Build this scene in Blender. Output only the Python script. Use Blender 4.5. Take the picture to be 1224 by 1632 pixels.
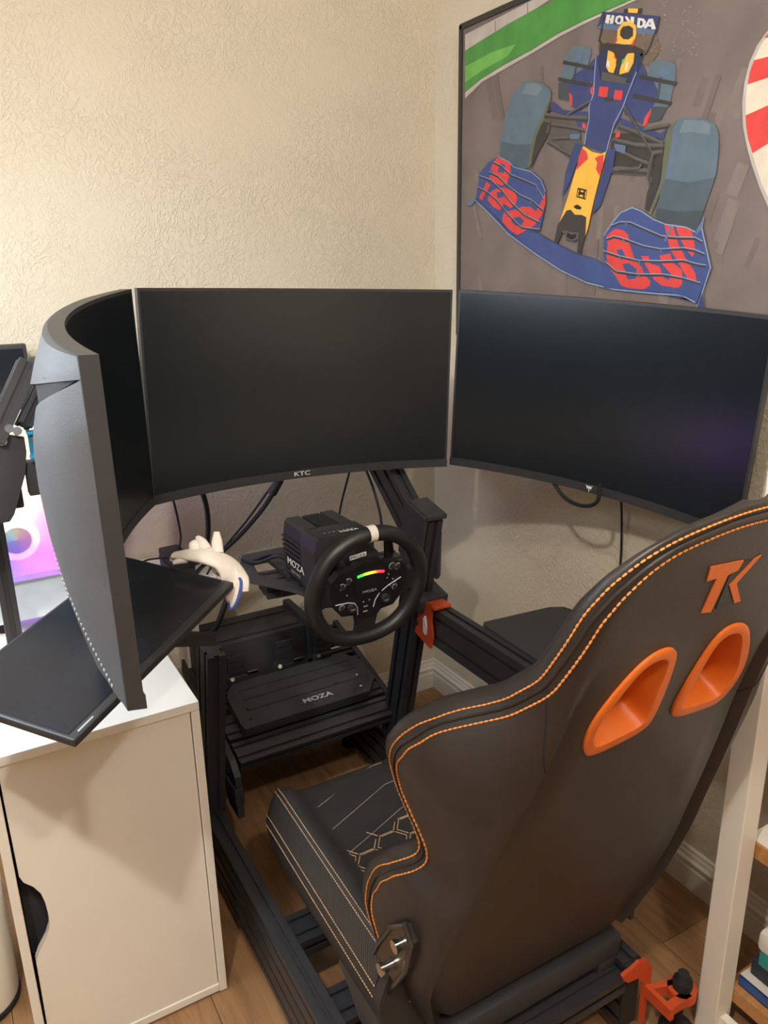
import bpy, bmesh, math, random
from mathutils import Vector, Matrix
from mathutils.geometry import tessellate_polygon

for o in list(bpy.data.objects):
    bpy.data.objects.remove(o)
SC = bpy.context.scene
COL = SC.collection
random.seed(7)

# ------------------------------------------------------------------ camera
cam_data = bpy.data.cameras.new('camera')
cam = bpy.data.objects.new('camera', cam_data)
COL.objects.link(cam)
SC.camera = cam
cam_data.sensor_width = 36.0
cam_data.lens = 27.643
cam_data.clip_start = 0.02
cam.matrix_world = Matrix.Translation((0, 0, 1.475)) @ Matrix([[0.866192, 0.164572, -0.471834], [-0.499405, 0.252018, -0.828904], [-0.017504, 0.953626, 0.300484]]).to_4x4()

# ------------------------------------------------------------------ world, lamps, exposure
SC.view_settings.view_transform = 'Standard'
SC.view_settings.look = 'None'
SC.view_settings.gamma = 1.0
SC.view_settings.use_curve_mapping = False
SC.view_settings.exposure = 0.0
world = bpy.data.worlds.new('world')
SC.world = world
world.use_nodes = True
world.node_tree.nodes['Background'].inputs[0].default_value = (0.9, 0.93, 1.0, 1)
world.node_tree.nodes['Background'].inputs[1].default_value = 0.05

def lamp(name, kind, loc, energy, color, size=0.1, target=None):
    l = bpy.data.lights.new(name, kind)
    l.energy = energy
    l.color = color
    if kind == 'AREA':
        l.shape = 'DISK'
        l.size = size
    elif kind in ('POINT', 'SPOT'):
        l.shadow_soft_size = size
    o = bpy.data.objects.new(name, l)
    o.location = loc
    COL.objects.link(o)
    if target:
        d = Vector(target) - Vector(loc)
        o.rotation_euler = d.to_track_quat('-Z', 'Y').to_euler()
    return o

lamp('ceiling_bulb', 'POINT', (-0.34, 0.12, 2.38), 76, (1.0, 0.935, 0.86), 0.035)
lamp('ceiling_bulb', 'POINT', (0.27, -0.41, 2.38), 40, (1.0, 0.935, 0.86), 0.035)
lamp('desk_lamp', 'AREA', (-0.55, 1.38, 1.62), 20, (0.74, 0.88, 1.0), 0.7, (.10, 1.30, 1.0))

# ------------------------------------------------------------------ materials
MATS = {}
def srgb(c):
    return tuple(((x / 255) / 12.92 if x / 255 <= 0.04045 else ((x / 255 + 0.055) / 1.055) ** 2.4) for x in c) + (1,)

def mat(name, rgb, rough=0.5, metal=0.0, noise=0.06, nscale=30, bump=0.0, bscale=200, emit=0.0, spec=0.5, coat=0.0, rvar=0.0):
    if name in MATS:
        return MATS[name]
    m = bpy.data.materials.new(name)
    m.use_nodes = True
    nt = m.node_tree
    b = nt.nodes['Principled BSDF']
    c = srgb(rgb)
    b.inputs['Roughness'].default_value = rough
    b.inputs['Metallic'].default_value = metal
    b.inputs['Specular IOR Level'].default_value = spec
    if coat:
        b.inputs['Coat Weight'].default_value = coat
        b.inputs['Coat Roughness'].default_value = 0.15
    tc = nt.nodes.new('ShaderNodeTexCoord')
    n = nt.nodes.new('ShaderNodeTexNoise')
    n.inputs['Scale'].default_value = nscale
    n.inputs['Detail'].default_value = 3
    nt.links.new(tc.outputs['Object'], n.inputs['Vector'])
    r = nt.nodes.new('ShaderNodeValToRGB')
    r.color_ramp.elements[0].position = 0.3
    r.color_ramp.elements[1].position = 0.7
    r.color_ramp.elements[0].color = tuple(x * (1 - noise) for x in c[:3]) + (1,)
    r.color_ramp.elements[1].color = tuple(min(1, x * (1 + noise)) for x in c[:3]) + (1,)
    nt.links.new(n.outputs['Fac'], r.inputs['Fac'])
    nt.links.new(r.outputs['Color'], b.inputs['Base Color'])
    if rvar:
        mr = nt.nodes.new('ShaderNodeMapRange')
        mr.inputs['To Min'].default_value = rough - rvar
        mr.inputs['To Max'].default_value = rough + rvar
        nt.links.new(n.outputs['Fac'], mr.inputs['Value'])
        nt.links.new(mr.outputs['Result'], b.inputs['Roughness'])
    if bump:
        n2 = nt.nodes.new('ShaderNodeTexNoise')
        n2.inputs['Scale'].default_value = bscale
        n2.inputs['Detail'].default_value = 4
        nt.links.new(tc.outputs['Object'], n2.inputs['Vector'])
        bp = nt.nodes.new('ShaderNodeBump')
        bp.inputs['Strength'].default_value = bump
        bp.inputs['Distance'].default_value = 0.001
        nt.links.new(n2.outputs['Fac'], bp.inputs['Height'])
        nt.links.new(bp.outputs['Normal'], b.inputs['Normal'])
    if emit:
        b.inputs['Emission Color'].default_value = c
        b.inputs['Emission Strength'].default_value = emit
    MATS[name] = m
    return m

def wall_mat():
    m = bpy.data.materials.new('textured_wall_paint')
    m.use_nodes = True
    nt = m.node_tree
    b = nt.nodes['Principled BSDF']
    b.inputs['Roughness'].default_value = 0.55
    b.inputs['Specular IOR Level'].default_value = 0.35
    tc = nt.nodes.new('ShaderNodeTexCoord')
    # slightly uneven paint colour
    n0 = nt.nodes.new('ShaderNodeTexNoise'); n0.inputs['Scale'].default_value = 2.2; n0.inputs['Detail'].default_value = 4
    nt.links.new(tc.outputs['Object'], n0.inputs['Vector'])
    r = nt.nodes.new('ShaderNodeValToRGB')
    r.color_ramp.elements[0].color = srgb((214, 201, 178)); r.color_ramp.elements[0].position = .3
    r.color_ramp.elements[1].color = srgb((220, 208, 186)); r.color_ramp.elements[1].position = .7
    nt.links.new(n0.outputs['Fac'], r.inputs['Fac']); nt.links.new(r.outputs['Color'], b.inputs['Base Color'])
    # knock-down / brushed drywall relief
    w = nt.nodes.new('ShaderNodeTexNoise'); w.inputs['Scale'].default_value = 9; w.inputs['Detail'].default_value = 2
    nt.links.new(tc.outputs['Object'], w.inputs['Vector'])
    mx = nt.nodes.new('ShaderNodeMix'); mx.data_type = 'VECTOR'; mx.inputs[0].default_value = 0.06
    nt.links.new(tc.outputs['Object'], mx.inputs[4]); nt.links.new(w.outputs['Color'], mx.inputs[5])
    n1 = nt.nodes.new('ShaderNodeTexNoise'); n1.inputs['Scale'].default_value = 72; n1.inputs['Detail'].default_value = 3; n1.inputs['Distortion'].default_value = 1.4
    nt.links.new(mx.outputs[1], n1.inputs['Vector'])
    ramp = nt.nodes.new('ShaderNodeValToRGB')
    ramp.color_ramp.elements[0].position = 0.44; ramp.color_ramp.elements[1].position = 0.62
    nt.links.new(n1.outputs['Fac'], ramp.inputs['Fac'])
    n3 = nt.nodes.new('ShaderNodeTexNoise'); n3.inputs['Scale'].default_value = 4.5; n3.inputs['Detail'].default_value = 3
    nt.links.new(tc.outputs['Object'], n3.inputs['Vector'])
    mr = nt.nodes.new('ShaderNodeMapRange'); mr.inputs['From Min'].default_value = .3; mr.inputs['From Max'].default_value = .7
    mr.inputs['To Min'].default_value = .12; mr.inputs['To Max'].default_value = 1.0
    nt.links.new(n3.outputs['Fac'], mr.inputs['Value'])
    mul = nt.nodes.new('ShaderNodeMath'); mul.operation = 'MULTIPLY'
    nt.links.new(ramp.outputs['Color'], mul.inputs[0]); nt.links.new(mr.outputs['Result'], mul.inputs[1])
    bp = nt.nodes.new('ShaderNodeBump'); bp.inputs['Strength'].default_value = 0.55; bp.inputs['Distance'].default_value = 0.0030
    nt.links.new(mul.outputs[0], bp.inputs['Height']); nt.links.new(bp.outputs['Normal'], b.inputs['Normal'])
    return m

def wood_mat(name, dark, light, rough=0.42, stretch=(14, 1.2, 14)):
    m = bpy.data.materials.new(name)
    m.use_nodes = True
    nt = m.node_tree
    b = nt.nodes['Principled BSDF']
    b.inputs['Roughness'].default_value = rough
    tc = nt.nodes.new('ShaderNodeTexCoord')
    oi = nt.nodes.new('ShaderNodeObjectInfo')
    add = nt.nodes.new('ShaderNodeVectorMath'); add.operation = 'ADD'
    sc = nt.nodes.new('ShaderNodeVectorMath'); sc.operation = 'SCALE'; sc.inputs['Scale'].default_value = 1.0
    cmb = nt.nodes.new('ShaderNodeCombineXYZ')
    k = nt.nodes.new('ShaderNodeMath'); k.operation = 'MULTIPLY'; k.inputs[1].default_value = 37.0
    sepl = nt.nodes.new('ShaderNodeVectorMath'); sepl.operation = 'DOT_PRODUCT'; sepl.inputs[1].default_value = (7.13, 3.71, 1.9)
    fr = nt.nodes.new('ShaderNodeMath'); fr.operation = 'FRACT'
    nt.links.new(oi.outputs['Location'], sepl.inputs[0]); nt.links.new(sepl.outputs['Value'], fr.inputs[0]); nt.links.new(fr.outputs[0], k.inputs[0])
    for i in range(3): nt.links.new(k.outputs[0], cmb.inputs[i])
    nt.links.new(tc.outputs['Object'], add.inputs[0]); nt.links.new(cmb.outputs[0], add.inputs[1])
    mp = nt.nodes.new('ShaderNodeMapping'); mp.inputs['Scale'].default_value = stretch
    nt.links.new(add.outputs[0], mp.inputs['Vector'])
    n = nt.nodes.new('ShaderNodeTexNoise'); n.inputs['Scale'].default_value = 3.0; n.inputs['Detail'].default_value = 8; n.inputs['Roughness'].default_value = .65
    n.inputs['Distortion'].default_value = .6
    nt.links.new(mp.outputs['Vector'], n.inputs['Vector'])
    r = nt.nodes.new('ShaderNodeValToRGB')
    r.color_ramp.elements[0].position = .3; r.color_ramp.elements[0].color = srgb(dark)
    r.color_ramp.elements[1].position = .72; r.color_ramp.elements[1].color = srgb(light)
    nt.links.new(n.outputs['Fac'], r.inputs['Fac'])
    hs = nt.nodes.new('ShaderNodeHueSaturation')
    mv = nt.nodes.new('ShaderNodeMapRange'); mv.inputs['To Min'].default_value = .88; mv.inputs['To Max'].default_value = 1.1
    nt.links.new(fr.outputs[0], mv.inputs['Value']); nt.links.new(mv.outputs['Result'], hs.inputs['Value'])
    nt.links.new(r.outputs['Color'], hs.inputs['Color']); nt.links.new(hs.outputs['Color'], b.inputs['Base Color'])
    bp = nt.nodes.new('ShaderNodeBump'); bp.inputs['Strength'].default_value = .15; bp.inputs['Distance'].default_value = .001
    nt.links.new(n.outputs['Fac'], bp.inputs['Height']); nt.links.new(bp.outputs['Normal'], b.inputs['Normal'])
    MATS[name] = m
    return m

WALL = wall_mat()
FLOORW = wood_mat('oak_laminate', (122, 88, 58), (168, 128, 88))
SHELFW = wood_mat('pine_board', (158, 106, 58), (196, 146, 92), .5, (1.2, 14, 14))
TRIM = mat('white_trim', (226, 220, 208), .35, noise=.02)
CEIL = mat('ceiling_paint', (228, 224, 214), .9, noise=.02, bump=.3, bscale=120)
BLACK = mat('black_plastic', (44, 44, 47), .5, noise=.08, bump=.15, bscale=700)
BACKP = mat('textured_back_plastic', (84, 86, 90), .55, noise=.06, nscale=400, bump=.4, bscale=900)
PANELRIM = mat('monitor_rim', (48, 48, 50), .45, noise=.04)
SCREEN = mat('matte_screen', (22, 27, 32), .26, noise=.02, spec=.55)
SCREEN2 = mat('dusty_screen', (30, 33, 40), .26, noise=.25, nscale=6, spec=.5, rvar=.08)
ALU = mat('black_anodised_aluminium', (42, 42, 46), .42, metal=.0, noise=.05, nscale=60, spec=.6)
ALU2 = mat('black_powder_coat', (50, 50, 53), .55, noise=.06, bump=.2, bscale=900)
ORANGE = mat('orange_powder_coat', (196, 76, 36), .5, noise=.06, bump=.15, bscale=800)
ORANGEP = mat('orange_plastic', (226, 112, 32), .45, noise=.04)
LEATHER = mat('black_leatherette', (43, 38, 36), .42, noise=.08, nscale=18, bump=.35, bscale=420, spec=.5)
LEATHER2 = mat('dark_insert_leather', (38, 37, 38), .55, noise=.08, nscale=25, bump=.3, bscale=500)
STITCH = mat('orange_thread', (222, 140, 70), .7, noise=.12, nscale=200)
STITCHP = mat('pale_thread', (196, 160, 122), .7, noise=.12, nscale=200)
CHROME = mat('polished_steel', (214, 212, 208), .18, metal=1.0, noise=.03)
WHITEF = mat('white_foil', (236, 230, 219), .4, noise=.015, nscale=8)
WHITEP = mat('white_print', (232, 232, 230), .5, noise=.01)
GREYP = mat('grey_print', (150, 152, 156), .5, noise=.01)
CABLE = mat('cable_rubber', (28, 28, 31), .5, noise=.05)
RUBBER = mat('black_rubber', (24, 24, 26), .75, noise=.08, bump=.2, bscale=400)
GRIP = mat('grip_leather', (30, 30, 31), .45, noise=.06, bump=.3, bscale=600)

def carbon_mat():
    m = bpy.data.materials.new('carbon_weave'); m.use_nodes = True
    nt = m.node_tree; b = nt.nodes['Principled BSDF']
    b.inputs['Roughness'].default_value = .38
    tc = nt.nodes.new('ShaderNodeTexCoord')
    w = nt.nodes.new('ShaderNodeTexWave'); w.inputs['Scale'].default_value = 52; w.inputs['Distortion'].default_value = .4
    mp = nt.nodes.new('ShaderNodeMapping'); mp.inputs['Rotation'].default_value = (.3, .5, 1.25)
    nt.links.new(tc.outputs['Object'], mp.inputs['Vector']); nt.links.new(mp.outputs['Vector'], w.inputs['Vector'])
    r = nt.nodes.new('ShaderNodeValToRGB'); r.color_ramp.elements[0].color = srgb((30, 30, 31)); r.color_ramp.elements[1].color = srgb((58, 56, 55))
    nt.links.new(w.outputs['Fac'], r.inputs['Fac']); nt.links.new(r.outputs['Color'], b.inputs['Base Color'])
    bp = nt.nodes.new('ShaderNodeBump'); bp.inputs['Strength'].default_value = .4; bp.inputs['Distance'].default_value = .001
    nt.links.new(w.outputs['Fac'], bp.inputs['Height']); nt.links.new(bp.outputs['Normal'], b.inputs['Normal'])
    return m
CARBON = carbon_mat()

# ------------------------------------------------------------------ mesh helpers
ORG = {}            # world origin of every object (nothing is rotated, so children simply subtract it)
class MB:
    def __init__(self, M=None):
        self.v = []; self.f = []; self.mi = []; self.M = M or Matrix.Identity(4); self.cur = 0
    def add(self, vs, fs, M=None):
        k = len(self.v); T = self.M @ M if M else self.M
        self.v += [T @ Vector(p) for p in vs]
        self.f += [tuple(i + k for i in f) for f in fs]
        self.mi += [self.cur] * len(fs)
        return self
    def box(self, c, s, rot=None, bev=0.0):
        bm = bmesh.new()
        bmesh.ops.create_cube(bm, size=1)
        bmesh.ops.scale(bm, vec=s, verts=bm.verts)
        if bev:
            bmesh.ops.bevel(bm, geom=list(bm.edges), offset=bev, segments=2, affect='EDGES', profile=.6)
        T = Matrix.Translation(c)
        if rot is not None: T = T @ (rot.to_4x4() if hasattr(rot, 'to_4x4') else rot)
        vs = [v.co[:] for v in bm.verts]; bm.verts.index_update()
        fs = [[v.index for v in f.verts] for f in bm.faces]
        bm.free()
        return self.add(vs, fs, T)
    def loft(self, rings, closed=True, caps=True):
        vs = []; fs = []; n = len(rings[0])
        for r in rings: vs += list(r)
        for i in range(len(rings) - 1):
            for j in range(n if closed else n - 1):
                a = i * n + j; b = i * n + (j + 1) % n
                fs.append((a, b, b + n, a + n))
        if caps and closed:
            fs.append(tuple(reversed(range(n)))); fs.append(tuple(range((len(rings) - 1) * n, len(rings) * n)))
        return self.add(vs, fs)
    def tube(self, path, r, n=8, closed=False):
        P = [Vector(p) for p in path]; rings = []; m = len(P)
        up = None
        for i, p in enumerate(P):
            if closed: t = P[(i + 1) % m] - P[i - 1]
            else: t = P[min(i + 1, m - 1)] - P[max(i - 1, 0)]
            t.normalize()
            if up is None:
                up = Vector((0, 0, 1)) if abs(t.z) < .9 else Vector((1, 0, 0))
            a = t.cross(up).normalized(); up = a.cross(t).normalized()
            rr = r[i] if isinstance(r, (list, tuple)) else r
            rings.append([p + (a * math.cos(2 * math.pi * k / n) + up * math.sin(2 * math.pi * k / n)) * rr for k in range(n)])
        if closed: rings.append(rings[0]); return self.loft(rings, True, False)
        return self.loft(rings)
    def cyl(self, p0, p1, r, n=16, r1=None):
        return self.tube([p0, p1], [r, r1 if r1 is not None else r], n)
    def prism(self, poly, T, h0, h1):
        """poly in local xy of T, extruded from z=h0 to h1"""
        n = len(poly)
        vs = [(x, y, h0) for x, y in poly] + [(x, y, h1) for x, y in poly]
        fs = [tuple(reversed(range(n))), tuple(range(n, 2 * n))] + [(i, (i + 1) % n, n + (i + 1) % n, n + i) for i in range(n)]
        return self.add(vs, fs, T)
    def ringprism(self, outer, inner, T, h0, h1):
        n = len(outer)
        vs = [(x, y, h) for h in (h0, h1) for pl in (outer, inner) for x, y in pl]
        fs = []
        for i in range(n):
            j = (i + 1) % n
            fs += [(i, i + n, j + n, j), (2 * n + i, 2 * n + j, 3 * n + j, 3 * n + i), (i, j, 2 * n + j, 2 * n + i), (n + i, 3 * n + i, 3 * n + j, n + j)]
        return self.add(vs, fs, T)
    def build(self, name, m, parent=None, smooth=True, angle=35):
        org = ORG.get(parent.name, Vector((0, 0, 0))) if parent else getattr(self, 'org', Vector((0, 0, 0)))
        me = bpy.data.meshes.new(name)
        me.from_pydata([tuple(p - org) for p in self.v], [], self.f)
        ms = m if isinstance(m, (list, tuple)) else [m]
        for x in ms: me.materials.append(x)
        if len(ms) > 1: me.polygons.foreach_set('material_index', self.mi)
        bm = bmesh.new(); bm.from_mesh(me); bmesh.ops.recalc_face_normals(bm, faces=bm.faces); bm.to_mesh(me); bm.free()
        if smooth: me.shade_smooth(); me.set_sharp_from_angle(angle=math.radians(angle))
        me.update()
        o = bpy.data.objects.new(name, me); COL.objects.link(o)
        if parent: o.parent = parent; ORG[o.name] = org
        else: o.location = org; ORG[o.name] = Vector(org)
        return o

def tag(o, label=None, cat=None, group=None, kind=None):
    if label: o['label'] = label
    if cat: o['category'] = cat
    if group: o['group'] = group
    if kind: o['kind'] = kind
    return o
def thing(name, label, cat, loc, group=None):
    o = bpy.data.objects.new(name, None); COL.objects.link(o); o.location = loc
    o.empty_display_size = .05
    ORG[o.name] = Vector(loc)
    return tag(o, label, cat, group)
def solo(mb, name, m, label, cat, loc, group=None, **k):
    mb.org = Vector(loc); o = mb.build(name, m, None, **k); return tag(o, label, cat, group)
def struct(mb, name, m, **k):
    o = mb.build(name, m, None, **k); o['kind'] = 'structure'; return o
def frame(o, x, y, z):
    """matrix with columns x,y,z axes at o"""
    M = Matrix((Vector(x).normalized(), Vector(y).normalized(), Vector(z).normalized())).transposed().to_4x4()
    return Matrix.Translation(o) @ M
def lerp(a, b, t): return a + (b - a) * t
def interp(tab, s):
    """monotone smooth table lookup"""
    if s <= tab[0][0]: return tab[0][1]
    for (x0, y0), (x1, y1) in zip(tab, tab[1:]):
        if s <= x1:
            return y0 + (y1 - y0) * (s - x0) / (x1 - x0)
    return tab[-1][1]
def smooth_tab(tab, s, h=.012):
    return sum(interp(tab, s + k * h) for k in (-1, -.5, 0, .5, 1)) / 5
def catmull(pts, n=8):
    P = [Vector(p) for p in pts]; P = [P[0] * 2 - P[1]] + P + [P[-1] * 2 - P[-2]]; out = []
    for i in range(1, len(P) - 2):
        for k in range(n):
            t = k / n; a, b, c, d = P[i - 1:i + 3]
            out.append(.5 * ((2 * b) + (c - a) * t + (2 * a - 5 * b + 4 * c - d) * t * t + (3 * b - a - 3 * c + d) * t ** 3))
    out.append(P[-2]); return out
def rrect(w, h, r, n=4, cx=0, cy=0):
    out = []
    for sx, sy, a0 in ((1, 1, 0), (-1, 1, 90), (-1, -1, 180), (1, -1, 270)):
        for k in range(n + 1):
            a = math.radians(a0 + 90 * k / n)
            out.append((cx + sx * (w / 2 - r) + r * math.cos(a), cy + sy * (h / 2 - r) + r * math.sin(a)))
    return out
def text_mesh(txt, size, T, depth=.0008, align='CENTER', shear=0, spacing=1.0, sx=1.0, bold=0.0):
    """lettering as mesh verts/faces placed with T (local xy plane, z outward)"""
    cu = bpy.data.curves.new('lettering', 'FONT'); cu.body = txt; cu.size = size; cu.align_x = align; cu.align_y = 'CENTER'
    cu.shear = shear; cu.space_character = spacing; cu.extrude = depth / 2; cu.resolution_u = 3; cu.offset = bold
    o = bpy.data.objects.new('lettering', cu); COL.objects.link(o)
    dg = bpy.context.evaluated_depsgraph_get(); me = o.evaluated_get(dg).to_mesh()
    vs = [(v.co.x * sx, v.co.y, v.co.z + depth / 2) for v in me.vertices]; fs = [tuple(p.vertices) for p in me.polygons]
    o.evaluated_get(dg).to_mesh_clear(); bpy.data.objects.remove(o); bpy.data.curves.remove(cu)
    mb = MB(); mb.add(vs, fs, T); return mb
def profile(p0, p1, side, wu, wv, slots=True):
    """slotted aluminium extrusion from p0 to p1; wu along 'side', wv along the remaining axis"""
    p0 = Vector(p0); p1 = Vector(p1); t = (p1 - p0).normalized(); s = Vector(side); s = (s - t * s.dot(t)).normalized(); v = t.cross(s)
    def edge(a, b, n):
        a = Vector(a); b = Vector(b); L = (b - a).length; d = (b - a) / L; inn = Vector((-d.y, d.x)); out = [a]
        if slots:
            for i in range(n):
                c = a + d * L * (i + .5) / n
                out += [c - d * .005, c - d * .005 + inn * .003, c - d * .009 + inn * .0055, c + d * .009 + inn * .0055, c + d * .005 + inn * .003, c + d * .005]
        return out
    hu, hv = wu / 2, wv / 2; nu = max(1, round(wu / .04)); nv = max(1, round(wv / .04))
    poly = edge((-hu, -hv), (hu, -hv), nu) + edge((hu, -hv), (hu, hv), nv) + edge((hu, hv), (-hu, hv), nu) + edge((-hu, hv), (-hu, -hv), nv)
    mb = MB()
    rings = [[p + s * q.x + v * q.y for q in poly] for p in (p0, p1)]
    return mb.loft(rings)
def bolt(mb, p, d, r=.006, h=.005):
    d = Vector(d).normalized(); p = Vector(p); mb.cyl(p, p + d * h, r, 12); mb.cyl(p + d * h, p + d * (h + .0006), r * .5, 6); return mb

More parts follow.
